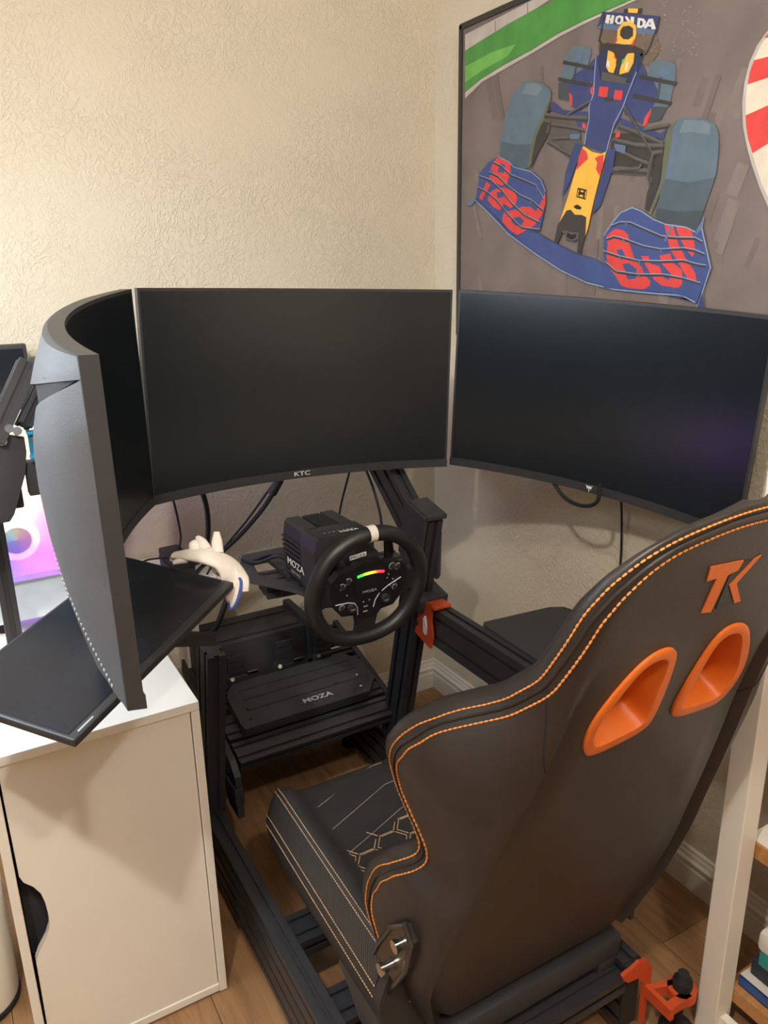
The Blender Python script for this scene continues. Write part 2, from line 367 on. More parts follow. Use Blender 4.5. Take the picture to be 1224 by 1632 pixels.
# painted shapes of the picture: colour, line width (0 = filled), outline in metres on the wall (y, z)
ART = [
('streak2',12.2293,[(1.415,1.642),(1.416,1.582),(1.417,1.521)]),
('streak2',15.0781,[(1.112,1.762),(1.124,1.720),(1.139,1.677)]),
('streak',13.6191,[(1.159,1.808),(1.166,1.784),(1.174,1.759)]),
('streak2',20.4361,[(1.064,1.581),(1.075,1.544),(1.088,1.505)]),
('streak',18.3072,[(1.238,1.602),(1.241,1.580),(1.245,1.557)]),
('streak',17.4497,[(1.861,1.968),(1.840,1.900),(1.816,1.832)]),
('streak',15.2447,[(1.538,1.637),(1.536,1.609),(1.534,1.582)]),
('streak2',11.5085,[(1.366,1.590),(1.368,1.552),(1.371,1.514)]),
('streak2',10.0444,[(1.308,1.459),(1.310,1.438),(1.312,1.417)]),
('streak',11.4064,[(1.653,1.802),(1.650,1.780),(1.646,1.759)]),
('streak',8.41603,[(1.107,1.685),(1.121,1.635),(1.138,1.583)]),
('streak2',11.7167,[(1.071,1.807),(1.080,1.782),(1.091,1.757)]),
('streak2',6.39431,[(1.329,1.795),(1.334,1.752),(1.340,1.708)]),
('streak',7.15354,[(1.517,1.444),(1.513,1.385),(1.508,1.326)]),
('streak2',7.84285,[(1.226,1.853),(1.233,1.823),(1.241,1.791)]),
('streak',11.7077,[(1.324,1.685),(1.326,1.661),(1.329,1.637)]),
('streak',9.31672,[(1.487,1.728),(1.485,1.665),(1.483,1.600)]),
('streak',8.37136,[(1.002,1.510),(1.011,1.484),(1.021,1.457)]),
('streak',5.67373,[(1.458,1.500),(1.457,1.450),(1.456,1.399)]),
('streak2',18.2846,[(1.747,1.735),(1.742,1.715),(1.737,1.695)]),
('streak',5.24815,[(1.497,1.879),(1.497,1.854),(1.496,1.828)]),
('streak2',18.3177,[(1.493,1.618),(1.492,1.594),(1.491,1.570)]),
('streak2',19.5348,[(1.762,1.766),(1.748,1.713),(1.734,1.660)]),
('streak',15.9916,[(1.134,1.743),(1.140,1.722),(1.146,1.702)]),
('streak',6.66143,[(1.479,1.685),(1.479,1.664),(1.478,1.643)]),
('streak2',9.1117,[(1.877,1.444),(1.865,1.408),(1.851,1.372)]),
('streak',19.8678,[(1.112,1.600),(1.119,1.574),(1.127,1.548)]),
('streak',9.48351,[(1.036,1.773),(1.046,1.745),(1.059,1.716)]),
('streak2',11.5828,[(1.069,1.750),(1.074,1.737),(1.079,1.723)]),
('streak',6.47507,[(1.639,1.919),(1.635,1.888),(1.630,1.857)]),
('streak',14.438,[(1.756,1.731),(1.747,1.694),(1.738,1.657)]),
('streak2',20.4043,[(1.051,1.643),(1.060,1.617),(1.070,1.589)]),
('streak2',10.1025,[(1.907,1.641),(1.889,1.591),(1.870,1.542)]),
('streak',19.4031,[(1.025,1.790),(1.037,1.760),(1.051,1.729)]),
('streak2',10.6293,[(1.169,1.559),(1.179,1.510),(1.191,1.460)]),
('streak2',20.1078,[(1.198,1.473),(1.208,1.418),(1.219,1.361)]),
('streak2',11.0668,[(1.897,1.719),(1.889,1.697),(1.881,1.675)]),
('streak',20.8932,[(1.928,1.961),(1.919,1.936),(1.908,1.910)]),
('streak2',12.0484,[(1.066,1.543),(1.075,1.513),(1.085,1.483)]),
('streak',9.96376,[(1.128,1.806),(1.140,1.766),(1.154,1.726)]),
('streak',12.956,[(1.830,1.969),(1.809,1.898),(1.786,1.827)]),
('streak',10.8872,[(1.254,1.464),(1.258,1.436),(1.262,1.407)]),
('streak2',15.5598,[(1.746,1.643),(1.735,1.595),(1.722,1.546)]),
('streak2',8.17609,[(1.410,1.480),(1.410,1.446),(1.411,1.412)]),
('streak',11.1507,[(1.424,1.523),(1.424,1.461),(1.425,1.397)]),
('streak2',10.6119,[(1.310,1.741),(1.312,1.720),(1.315,1.699)]),
('pale',0,[(1.954,2.056),(1.663,2.069),(1.607,2.055),(1.662,2.047),(1.772,2.039),(1.870,2.028),(1.953,2.018)]),
('grey',1.5,[(1.823,2.058),(1.822,2.034)]),
('grey',1.5,[(1.698,2.066),(1.697,2.044)]),
('green',0,[(1.953,2.018),(1.870,2.028),(1.772,2.039),(1.662,2.046),(1.597,2.049),(1.545,2.055),(1.309,1.994),(1.358,1.987),(1.418,1.987),(1.497,1.984),(1.583,1.977),(1.676,1.963),(1.778,1.952),(1.879,1.937),(1.950,1.918)]),
('lgreen',0,[(1.952,1.980),(1.835,1.990),(1.738,1.988),(1.768,1.968),(1.868,1.957),(1.951,1.941)]),
('pale',0,[(1.950,1.918),(1.879,1.937),(1.778,1.952),(1.676,1.963),(1.583,1.977),(1.497,1.984),(1.418,1.987),(1.358,1.988),(1.343,1.985),(1.406,1.982),(1.492,1.977),(1.578,1.969),(1.671,1.955),(1.773,1.942),(1.873,1.929),(1.950,1.902)]),
('dark',1,[(1.950,1.918),(1.879,1.937),(1.778,1.952),(1.676,1.963),(1.583,1.977),(1.497,1.984),(1.418,1.987),(1.380,1.989)]),
('pale',0,[(1.013,1.870),(1.033,1.857),(1.050,1.839),(1.062,1.814),(1.068,1.782),(1.068,1.747),(1.061,1.708),(1.049,1.675),(1.034,1.641),(1.011,1.598),(0.983,1.554),(0.953,1.516),(0.955,1.528),(0.978,1.561),(1.006,1.602),(1.025,1.638),(1.039,1.671),(1.054,1.707),(1.061,1.746),(1.061,1.781),(1.055,1.812),(1.043,1.837),(1.028,1.853),(1.012,1.862)]),
('cream',0,[(1.012,1.862),(1.028,1.853),(1.043,1.837),(1.055,1.812),(1.061,1.781),(1.061,1.746),(1.054,1.707),(1.040,1.671),(1.025,1.638),(1.006,1.602),(0.978,1.561),(0.956,1.532)]),
('red',0,[(1.004,1.860),(1.029,1.855),(1.037,1.848),(1.001,1.842)]),
('red',0,[(1.053,1.816),(0.997,1.816),(0.993,1.784),(1.061,1.778),(1.059,1.798)]),
('red',0,[(1.058,1.726),(0.986,1.742),(0.978,1.683),(1.034,1.659),(1.047,1.685),(1.054,1.707)]),
('brown',0,[(1.434,1.954),(1.290,1.912),(1.273,1.877),(1.301,1.854),(1.455,1.920)]),
('navy',0,[(1.437,1.985),(1.282,1.940),(1.285,1.913),(1.294,1.909),(1.434,1.952),(1.459,1.961),(1.445,1.987)]),
('steel',0,[(1.443,1.965),(1.291,1.918),(1.293,1.909),(1.459,1.959)]),
('dark',4,[(1.283,1.938),(1.291,1.914),(1.302,1.890),(1.314,1.876)]),
('dark',4,[(1.437,1.984),(1.445,1.949),(1.450,1.934),(1.435,1.918)]),
('dark',0,[(1.381,1.977),(1.331,1.966),(1.332,1.956),(1.382,1.970)]),
('yellow',0,[(1.370,1.975),(1.342,1.968),(1.343,1.960),(1.369,1.967)]),
('white',0,[(1.431,1.978),(1.420,1.975),(1.424,1.959),(1.435,1.964)]),
('white',0,[(1.416,1.974),(1.408,1.971),(1.411,1.956),(1.421,1.959)]),
('white',0,[(1.427,1.971),(1.412,1.966),(1.413,1.963),(1.428,1.968)]),
('white',0,[(1.403,1.968),(1.393,1.968),(1.382,1.963),(1.381,1.954),(1.389,1.950),(1.399,1.953),(1.406,1.960)]),
('navy',0,[(1.397,1.963),(1.392,1.964),(1.389,1.960),(1.390,1.955),(1.395,1.955),(1.399,1.959)]),
('white',0,[(1.378,1.962),(1.371,1.961),(1.361,1.949),(1.361,1.958),(1.351,1.955),(1.351,1.938),(1.355,1.939),(1.373,1.955)]),
('white',0,[(1.341,1.951),(1.325,1.946),(1.318,1.939),(1.320,1.931),(1.331,1.930),(1.342,1.934)]),
('navy',0,[(1.334,1.944),(1.329,1.943),(1.326,1.938),(1.328,1.934),(1.334,1.935)]),
('white',0,[(1.311,1.942),(1.300,1.940),(1.290,1.919),(1.301,1.921),(1.303,1.926),(1.312,1.929),(1.316,1.926),(1.323,1.928)]),
('navy',0,[(1.307,1.936),(1.304,1.930),(1.310,1.932)]),
('tyre',0,[(1.534,1.939),(1.510,1.937),(1.476,1.924),(1.470,1.913),(1.481,1.888),(1.504,1.861),(1.515,1.841),(1.536,1.828),(1.573,1.839),(1.576,1.873),(1.564,1.899),(1.552,1.921)]),
('dtyre',0,[(1.576,1.873),(1.540,1.873),(1.532,1.833),(1.536,1.828),(1.573,1.839)]),
('tyre',0,[(1.299,1.860),(1.278,1.861),(1.243,1.852),(1.230,1.842),(1.229,1.816),(1.234,1.798),(1.238,1.774),(1.253,1.759),(1.274,1.763),(1.296,1.803),(1.303,1.839)]),
('dtyre',0,[(1.290,1.778),(1.244,1.770),(1.258,1.748),(1.290,1.747)]),
('navy',0,[(1.422,1.908),(1.453,1.904),(1.485,1.889),(1.523,1.880),(1.537,1.867),(1.538,1.845),(1.526,1.815),(1.499,1.802),(1.466,1.811),(1.461,1.847),(1.452,1.883)]),
('navy',0,[(1.340,1.879),(1.325,1.871),(1.303,1.837),(1.284,1.823),(1.272,1.804),(1.276,1.783),(1.292,1.768),(1.300,1.744),(1.359,1.773),(1.369,1.795),(1.353,1.828)]),
('red',0,[(1.537,1.847),(1.526,1.837),(1.524,1.817),(1.531,1.816)]),
('red',0,[(1.286,1.774),(1.286,1.764),(1.297,1.743),(1.306,1.743),(1.302,1.759)]),
('red',0,[(1.465,1.854),(1.459,1.847),(1.461,1.826),(1.468,1.835)]),
('grey',0,[(1.619,1.815),(1.481,1.786),(1.495,1.755),(1.485,1.731),(1.473,1.699),(1.527,1.705),(1.605,1.752)]),
('dark',0,[(1.391,1.741),(1.336,1.733),(1.246,1.699),(1.249,1.664),(1.280,1.659),(1.385,1.675),(1.396,1.709)]),
('navy',0,[(1.592,1.837),(1.558,1.814),(1.539,1.809),(1.473,1.796),(1.465,1.751),(1.496,1.760),(1.511,1.785),(1.548,1.801),(1.600,1.818)]),
('navy',0,[(1.374,1.770),(1.300,1.739),(1.256,1.722),(1.239,1.730),(1.247,1.709),(1.306,1.729),(1.368,1.748)]),
('red',0,[(1.488,1.776),(1.475,1.771),(1.476,1.756),(1.487,1.759)]),
('red',0,[(1.381,1.739),(1.367,1.742),(1.370,1.730),(1.382,1.730)]),
('dnavy',0,[(1.447,1.918),(1.419,1.920),(1.376,1.911),(1.334,1.895),(1.315,1.881),(1.323,1.858),(1.338,1.831),(1.441,1.855)]),
('yellow',0,[(1.420,1.907),(1.407,1.909),(1.392,1.899),(1.392,1.876),(1.400,1.860),(1.414,1.865),(1.423,1.877)]),
('yellow',0,[(1.360,1.892),(1.343,1.890),(1.344,1.869),(1.356,1.854),(1.384,1.854),(1.377,1.876)]),
('white',0,[(1.421,1.890),(1.412,1.883),(1.413,1.873),(1.423,1.880)]),
('white',0,[(1.364,1.876),(1.358,1.872),(1.362,1.858),(1.367,1.859)]),
('red',0,[(1.400,1.896),(1.393,1.892),(1.394,1.884),(1.401,1.891)]),
('lgreen',0,[(1.377,1.881),(1.366,1.884),(1.373,1.873),(1.378,1.871)]),
('dark',9,[(1.447,1.918),(1.423,1.917),(1.399,1.905),(1.387,1.888),(1.388,1.878)]),
('dark',9,[(1.386,1.878),(1.386,1.890),(1.371,1.897),(1.345,1.894),(1.319,1.881),(1.322,1.877)]),
('dark',0,[(1.403,1.915),(1.342,1.900),(1.352,1.892),(1.379,1.894),(1.382,1.849),(1.395,1.846),(1.393,1.887),(1.406,1.905)]),
('yellow',0,[(1.396,1.920),(1.395,1.942),(1.381,1.953),(1.358,1.949),(1.344,1.938),(1.341,1.923),(1.346,1.904),(1.373,1.909),(1.400,1.917)]),
('dark',0,[(1.387,1.938),(1.380,1.944),(1.363,1.942),(1.351,1.934),(1.350,1.920),(1.362,1.916),(1.377,1.920),(1.387,1.929)]),
('red',0,[(1.398,1.929),(1.393,1.922),(1.398,1.917),(1.403,1.919)]),
('red',0,[(1.345,1.914),(1.343,1.906),(1.349,1.901),(1.353,1.905)]),
('steel',0,[(1.528,1.919),(1.513,1.922),(1.498,1.913),(1.503,1.902),(1.520,1.905)]),
('dtyre',4,[(1.514,1.904),(1.524,1.872)]),
('steel',0,[(1.275,1.839),(1.266,1.844),(1.248,1.840),(1.242,1.830),(1.253,1.824),(1.269,1.828)]),
('dtyre',4,[(1.267,1.828),(1.271,1.784)]),
('dark',5,[(1.561,1.913),(1.460,1.881)]),
('dark',5,[(1.576,1.881),(1.461,1.847)]),
('dark',5,[(1.325,1.840),(1.225,1.808)]),
('dark',5,[(1.338,1.806),(1.234,1.774)]),
('navy',0,[(1.449,1.903),(1.458,1.868),(1.459,1.831),(1.468,1.806),(1.467,1.778),(1.474,1.752),(1.476,1.728),(1.407,1.702),(1.394,1.741),(1.373,1.765),(1.364,1.789),(1.348,1.817),(1.332,1.845),(1.332,1.879),(1.346,1.832),(1.437,1.854)]),
('navy',0,[(1.439,1.854),(1.338,1.828),(1.351,1.813),(1.364,1.787),(1.470,1.806),(1.459,1.831)]),
('lblue',2,[(1.455,1.902),(1.456,1.868),(1.456,1.831),(1.468,1.806),(1.466,1.778),(1.473,1.752),(1.476,1.728)]),
('lblue',2,[(1.333,1.850),(1.352,1.815),(1.366,1.787),(1.388,1.759),(1.402,1.718),(1.406,1.702)]),
('red',0,[(1.438,1.841),(1.411,1.835),(1.414,1.815),(1.441,1.822)]),
('red',0,[(1.392,1.826),(1.368,1.821),(1.370,1.803),(1.394,1.808)]),
('dark',5,[(1.421,1.814),(1.393,1.806)]),
('grey',0,[(1.433,1.869),(1.402,1.858),(1.358,1.842),(1.361,1.832),(1.435,1.853)]),
('tyre',0,[(1.700,1.899),(1.662,1.894),(1.623,1.878),(1.600,1.861),(1.597,1.849),(1.609,1.819),(1.627,1.802),(1.645,1.781),(1.664,1.753),(1.674,1.702),(1.681,1.695),(1.745,1.708),(1.790,1.727),(1.787,1.775),(1.772,1.823),(1.753,1.863),(1.728,1.886)]),
('olive',0,[(1.598,1.858),(1.597,1.838),(1.618,1.806),(1.640,1.774),(1.653,1.746),(1.661,1.707),(1.673,1.695),(1.676,1.706),(1.669,1.748),(1.646,1.787),(1.619,1.818),(1.604,1.844)]),
('dark',0,[(1.601,1.838),(1.597,1.817),(1.618,1.812),(1.600,1.789),(1.605,1.761),(1.637,1.729),(1.660,1.695),(1.659,1.722),(1.645,1.769),(1.618,1.806)]),
('tyre',0,[(1.217,1.742),(1.197,1.742),(1.152,1.735),(1.123,1.721),(1.112,1.703),(1.108,1.668),(1.108,1.632),(1.117,1.601),(1.130,1.561),(1.142,1.526),(1.186,1.538),(1.228,1.543),(1.252,1.563),(1.243,1.607),(1.236,1.645),(1.235,1.695),(1.229,1.726)]),
('olive',0,[(1.217,1.742),(1.229,1.731),(1.241,1.718),(1.243,1.671),(1.244,1.632),(1.256,1.600),(1.271,1.569),(1.263,1.563),(1.243,1.607),(1.233,1.644),(1.227,1.681),(1.212,1.717)]),
('dark',0,[(1.244,1.711),(1.243,1.671),(1.248,1.628),(1.256,1.600),(1.271,1.572),(1.281,1.578),(1.279,1.609),(1.270,1.630),(1.264,1.673),(1.244,1.686)]),
('steel',0,[(1.215,1.737),(1.211,1.717),(1.216,1.680),(1.219,1.643),(1.230,1.593),(1.244,1.557),(1.252,1.560),(1.239,1.606),(1.229,1.644),(1.225,1.694),(1.222,1.728)]),
('mtyre',0,[(1.234,1.634),(1.170,1.621),(1.110,1.625),(1.117,1.601),(1.130,1.561),(1.142,1.526),(1.186,1.538),(1.228,1.543),(1.252,1.563),(1.243,1.607)]),
('dtyre',0,[(1.246,1.578),(1.190,1.567),(1.129,1.566),(1.142,1.526),(1.186,1.538),(1.228,1.543),(1.252,1.563)]),
('mtyre',0,[(1.786,1.775),(1.726,1.759),(1.665,1.753),(1.674,1.702),(1.681,1.695),(1.745,1.708),(1.790,1.727)]),
('ltyre',0,[(1.197,1.739),(1.151,1.731),(1.132,1.720),(1.133,1.704),(1.181,1.715),(1.207,1.716)]),
('ltyre',0,[(1.692,1.893),(1.652,1.886),(1.627,1.871),(1.650,1.858),(1.706,1.873)]),
('mgrey',7,[(1.618,1.812),(1.552,1.796),(1.470,1.782)]),
('dark',2.8,[(1.617,1.808),(1.550,1.793),(1.468,1.778)]),
('mgrey',5,[(1.593,1.788),(1.523,1.771),(1.478,1.759)]),
('dark',2,[(1.591,1.784),(1.521,1.768),(1.477,1.756)]),
('mgrey',6,[(1.605,1.752),(1.556,1.728),(1.495,1.701)]),
('dark',2.4,[(1.603,1.748),(1.554,1.724),(1.494,1.698)]),
('mgrey',5,[(1.586,1.755),(1.521,1.750),(1.490,1.747)]),
('dark',2,[(1.584,1.752),(1.520,1.746),(1.489,1.744)]),
('mgrey',3,[(1.539,1.800),(1.462,1.818)]),
('dark',1.2,[(1.537,1.796),(1.461,1.815)]),
('mgrey',8,[(1.622,1.800),(1.598,1.792),(1.603,1.769)]),
('dark',3.2,[(1.621,1.796),(1.596,1.788),(1.602,1.765)]),
('mgrey',7,[(1.376,1.753),(1.306,1.727),(1.246,1.701)]),
('dark',2.8,[(1.375,1.750),(1.304,1.723),(1.245,1.698)]),
('mgrey',7,[(1.389,1.727),(1.319,1.708),(1.242,1.696)]),
('dark',2.8,[(1.388,1.724),(1.317,1.704),(1.241,1.693)]),
('mgrey',4,[(1.361,1.789),(1.310,1.730),(1.273,1.687)]),
('dark',1.6,[(1.359,1.785),(1.308,1.726),(1.271,1.683)]),
('mgrey',4,[(1.300,1.736),(1.233,1.736)]),
('dark',1.6,[(1.298,1.733),(1.232,1.732)]),
('mgrey',6,[(1.359,1.699),(1.320,1.682),(1.281,1.667)]),
('dark',2.4,[(1.358,1.696),(1.318,1.678),(1.280,1.664)]),
('mgrey',9,[(1.400,1.667),(1.280,1.651)]),
('dark',3.6,[(1.399,1.664),(1.278,1.648)]),
('mgrey',5,[(1.300,1.669),(1.306,1.661),(1.368,1.665)]),
('dark',2,[(1.298,1.666),(1.305,1.657),(1.366,1.662)]),
('mgrey',8,[(1.244,1.686),(1.269,1.686),(1.274,1.666),(1.277,1.641),(1.270,1.627)]),
('dark',3.2,[(1.243,1.683),(1.268,1.683),(1.273,1.663),(1.275,1.637),(1.268,1.624)]),
('steel',0,[(1.526,1.756),(1.491,1.753),(1.492,1.742),(1.523,1.746)]),
('steel',0,[(1.381,1.719),(1.347,1.710),(1.349,1.694),(1.381,1.705)]),
('navy',0,[(1.507,1.734),(1.476,1.727),(1.491,1.701),(1.522,1.643),(1.541,1.621),(1.534,1.673)]),
('navy',0,[(1.403,1.707),(1.376,1.709),(1.380,1.672),(1.413,1.592),(1.437,1.576),(1.432,1.613),(1.408,1.667)]),
('yellow',0,[(1.484,1.717),(1.478,1.726),(1.467,1.720),(1.449,1.710),(1.419,1.702),(1.405,1.706),(1.408,1.691),(1.419,1.657),(1.435,1.602),(1.448,1.547),(1.455,1.530),(1.476,1.513),(1.528,1.539),(1.551,1.558),(1.544,1.570),(1.520,1.622),(1.498,1.679)]),
('red',0,[(1.482,1.722),(1.466,1.712),(1.460,1.697),(1.477,1.688),(1.498,1.676),(1.491,1.704)]),
('red',0,[(1.411,1.700),(1.411,1.675),(1.421,1.657),(1.433,1.672),(1.430,1.686),(1.439,1.695),(1.427,1.699)]),
('black',2.5,[(1.488,1.636),(1.459,1.629),(1.461,1.611),(1.491,1.619),(1.488,1.636)]),
('black',4,[(1.481,1.633),(1.484,1.620)]),
('black',4,[(1.466,1.630),(1.467,1.614)]),
('black',4,[(1.482,1.626),(1.466,1.622)]),
('black',0,[(1.498,1.599),(1.487,1.601),(1.473,1.594),(1.475,1.589),(1.489,1.591),(1.498,1.595)]),
('dark',0,[(1.523,1.590),(1.509,1.591),(1.494,1.579),(1.470,1.577),(1.455,1.571),(1.455,1.530),(1.462,1.512),(1.467,1.486),(1.480,1.489),(1.478,1.516),(1.518,1.523),(1.531,1.545),(1.550,1.515),(1.562,1.517),(1.553,1.558),(1.533,1.579)]),
('mgrey',0,[(1.524,1.545),(1.505,1.540),(1.478,1.538),(1.479,1.525),(1.499,1.520),(1.522,1.526)]),
('black',0,[(1.518,1.541),(1.502,1.535),(1.484,1.536),(1.486,1.527),(1.501,1.523),(1.518,1.529)]),
('navy',0,[(1.887,1.647),(1.844,1.627),(1.808,1.604),(1.766,1.568),(1.732,1.547),(1.673,1.551),(1.631,1.546),(1.550,1.515),(1.474,1.490),(1.411,1.477),(1.385,1.461),(1.361,1.435),(1.285,1.424),(1.246,1.410),(1.173,1.398),(1.112,1.394),(1.125,1.389),(1.160,1.403),(1.246,1.406),(1.354,1.411),(1.442,1.427),(1.536,1.456),(1.638,1.498),(1.743,1.547),(1.802,1.587),(1.856,1.621),(1.890,1.638)]),
('blue',0,[(1.631,1.543),(1.550,1.512),(1.474,1.487),(1.411,1.476),(1.366,1.440),(1.360,1.417),(1.447,1.431),(1.536,1.459),(1.639,1.503),(1.704,1.536),(1.673,1.548)]),
('lblue',2,[(1.890,1.638),(1.856,1.619),(1.802,1.585),(1.743,1.546),(1.638,1.497),(1.536,1.454),(1.442,1.425),(1.353,1.411),(1.245,1.405),(1.160,1.402),(1.126,1.389)]),
('blue',0,[(1.797,1.739),(1.746,1.721),(1.729,1.706),(1.660,1.690),(1.619,1.666),(1.601,1.638),(1.602,1.598),(1.616,1.549),(1.673,1.548),(1.704,1.541),(1.738,1.550),(1.770,1.575),(1.820,1.611),(1.856,1.627),(1.887,1.647),(1.879,1.677),(1.874,1.706),(1.836,1.729)]),
('red',0,[(1.799,1.736),(1.768,1.731),(1.740,1.716),(1.744,1.687),(1.754,1.669),(1.776,1.667),(1.823,1.683),(1.829,1.694),(1.812,1.704),(1.824,1.711),(1.813,1.727)]),
('blue',0,[(1.785,1.722),(1.762,1.715),(1.767,1.696),(1.795,1.702)]),
('red',0,[(1.841,1.682),(1.823,1.673),(1.851,1.647),(1.860,1.636),(1.874,1.644)]),
('red',0,[(1.805,1.660),(1.765,1.662),(1.720,1.647),(1.710,1.633),(1.714,1.619),(1.735,1.609),(1.763,1.621),(1.780,1.606),(1.809,1.617),(1.836,1.636),(1.822,1.655)]),
('blue',0,[(1.796,1.653),(1.770,1.651),(1.764,1.639),(1.792,1.636)]),
('red',0,[(1.762,1.601),(1.708,1.604),(1.687,1.610),(1.655,1.606),(1.634,1.595),(1.615,1.617),(1.602,1.635),(1.599,1.610),(1.613,1.583),(1.637,1.562),(1.673,1.551),(1.704,1.541),(1.738,1.557),(1.766,1.575),(1.768,1.588)]),
('blue',0,[(1.726,1.584),(1.696,1.586),(1.680,1.574),(1.694,1.562),(1.716,1.566),(1.731,1.577)]),
('dark',3,[(1.813,1.726),(1.779,1.713),(1.739,1.688),(1.679,1.669),(1.638,1.654),(1.606,1.620)]),
('lblue',1.2,[(1.813,1.729),(1.779,1.716),(1.739,1.691),(1.680,1.672),(1.638,1.657),(1.606,1.622)]),
('dark',3,[(1.830,1.704),(1.789,1.688),(1.748,1.662),(1.699,1.636),(1.651,1.620),(1.609,1.595)]),
('lblue',1.2,[(1.830,1.707),(1.789,1.691),(1.749,1.665),(1.699,1.639),(1.651,1.623),(1.609,1.598)]),
('dark',3,[(1.874,1.698),(1.823,1.683),(1.776,1.655),(1.730,1.619),(1.675,1.586),(1.617,1.566)]),
('lblue',1.2,[(1.874,1.701),(1.823,1.686),(1.776,1.658),(1.730,1.622),(1.675,1.589),(1.617,1.569)]),
('dark',3,[(1.879,1.670),(1.833,1.653),(1.792,1.630),(1.751,1.597),(1.689,1.558),(1.616,1.549)]),
('lblue',1.2,[(1.879,1.673),(1.834,1.656),(1.792,1.633),(1.751,1.600),(1.689,1.561),(1.616,1.552)]),
('steel',0,[(1.931,1.632),(1.912,1.640),(1.887,1.645),(1.890,1.638),(1.905,1.627),(1.924,1.627)]),
('lblue',1.5,[(1.794,1.739),(1.746,1.721),(1.726,1.706),(1.660,1.690),(1.619,1.666),(1.601,1.638)]),
('blue',0,[(1.395,1.528),(1.373,1.553),(1.347,1.575),(1.315,1.583),(1.290,1.575),(1.251,1.555),(1.218,1.544),(1.166,1.536),(1.142,1.526),(1.125,1.530),(1.098,1.457),(1.107,1.431),(1.122,1.389),(1.143,1.399),(1.192,1.407),(1.280,1.410),(1.385,1.414)]),
('red',0,[(1.387,1.528),(1.360,1.542),(1.336,1.537),(1.321,1.528),(1.315,1.508),(1.296,1.474),(1.274,1.458),(1.267,1.444),(1.248,1.430),(1.248,1.421),(1.265,1.413),(1.304,1.414),(1.332,1.420),(1.350,1.440),(1.372,1.458),(1.383,1.484),(1.381,1.510)]),
('blue',0,[(1.354,1.497),(1.336,1.498),(1.324,1.480),(1.342,1.481)]),
('blue',0,[(1.333,1.466),(1.313,1.468),(1.289,1.455),(1.290,1.435),(1.314,1.433),(1.323,1.452)]),
('red',0,[(1.280,1.482),(1.258,1.482),(1.252,1.466),(1.226,1.460),(1.213,1.438),(1.198,1.432),(1.193,1.444),(1.220,1.465),(1.229,1.482),(1.201,1.486),(1.192,1.468),(1.166,1.452),(1.163,1.425),(1.172,1.417),(1.215,1.421),(1.238,1.433),(1.258,1.455)]),
('red',0,[(1.223,1.544),(1.200,1.542),(1.182,1.504),(1.159,1.475),(1.132,1.446),(1.127,1.429),(1.147,1.432),(1.178,1.468),(1.202,1.494)]),
('red',0,[(1.193,1.540),(1.156,1.534),(1.147,1.519),(1.138,1.493),(1.143,1.478),(1.161,1.493),(1.181,1.517)]),
('dark',3.5,[(1.373,1.547),(1.349,1.553),(1.318,1.551),(1.278,1.537),(1.226,1.519),(1.184,1.515),(1.140,1.513),(1.123,1.505)]),
('lblue',1.4,[(1.373,1.550),(1.349,1.556),(1.318,1.554),(1.279,1.540),(1.226,1.522),(1.184,1.518),(1.141,1.516),(1.123,1.508)]),
('dark',3.5,[(1.386,1.519),(1.362,1.524),(1.330,1.517),(1.275,1.502),(1.226,1.494),(1.168,1.494),(1.137,1.489),(1.114,1.481)]),
('lblue',1.4,[(1.387,1.522),(1.363,1.527),(1.330,1.520),(1.275,1.504),(1.227,1.496),(1.168,1.497),(1.138,1.492),(1.114,1.484)]),
('dark',3.5,[(1.392,1.493),(1.342,1.481),(1.287,1.472),(1.224,1.469),(1.165,1.470),(1.134,1.463),(1.108,1.459)]),
('lblue',1.4,[(1.393,1.496),(1.342,1.484),(1.287,1.474),(1.224,1.472),(1.165,1.473),(1.135,1.466),(1.108,1.462)]),
('dark',3.5,[(1.386,1.470),(1.351,1.449),(1.284,1.442),(1.214,1.442),(1.161,1.436),(1.117,1.426)]),
('lblue',1.4,[(1.386,1.473),(1.351,1.452),(1.284,1.445),(1.214,1.445),(1.161,1.438),(1.117,1.428)]),
('steel',4,[(1.202,1.543),(1.218,1.511)]),
('lblue',2,[(1.126,1.553),(1.127,1.532),(1.097,1.457),(1.120,1.378)]),
('lblue',1.8,[(1.395,1.528),(1.373,1.553),(1.347,1.575),(1.315,1.583),(1.290,1.575),(1.251,1.555),(1.218,1.544),(1.166,1.536),(1.142,1.526)]),
('steel',0,[(1.125,1.555),(1.127,1.532),(1.141,1.518),(1.139,1.531)]),
('navy',0,[(1.111,1.408),(1.096,1.366),(1.122,1.365),(1.116,1.394)]),
('steel',2.5,[(1.330,1.557),(1.329,1.547)]),
('steel',2.5,[(1.334,1.521),(1.333,1.511)]),
('steel',2.5,[(1.342,1.484),(1.341,1.474)]),
('steel',2.5,[(1.349,1.454),(1.349,1.444)]),
('steel',2.5,[(1.226,1.498),(1.225,1.489)]),
('steel',2.5,[(1.283,1.474),(1.282,1.464)]),
('steel',2.5,[(1.282,1.446),(1.281,1.436)]),
('steel',2.5,[(1.630,1.653),(1.634,1.642)]),
('steel',2.5,[(1.650,1.625),(1.654,1.614)]),
('steel',2.5,[(1.667,1.592),(1.672,1.581)]),
('steel',2.5,[(1.687,1.564),(1.691,1.552)]),
('steel',2.5,[(1.743,1.599),(1.748,1.588)]),
('steel',2.5,[(1.734,1.702),(1.739,1.691)]),
('pale',0,[(1.280,1.950),(1.279,1.951),(1.278,1.950),(1.279,1.950)]),
('pale',0,[(1.271,1.873),(1.270,1.874),(1.268,1.872),(1.269,1.871)]),
('pale',0,[(1.222,1.930),(1.221,1.931),(1.220,1.929),(1.221,1.929)]),
('pale',0,[(1.188,1.864),(1.186,1.865),(1.185,1.864),(1.186,1.863)]),
('pale',0,[(1.216,1.931),(1.215,1.932),(1.214,1.931),(1.215,1.930)]),
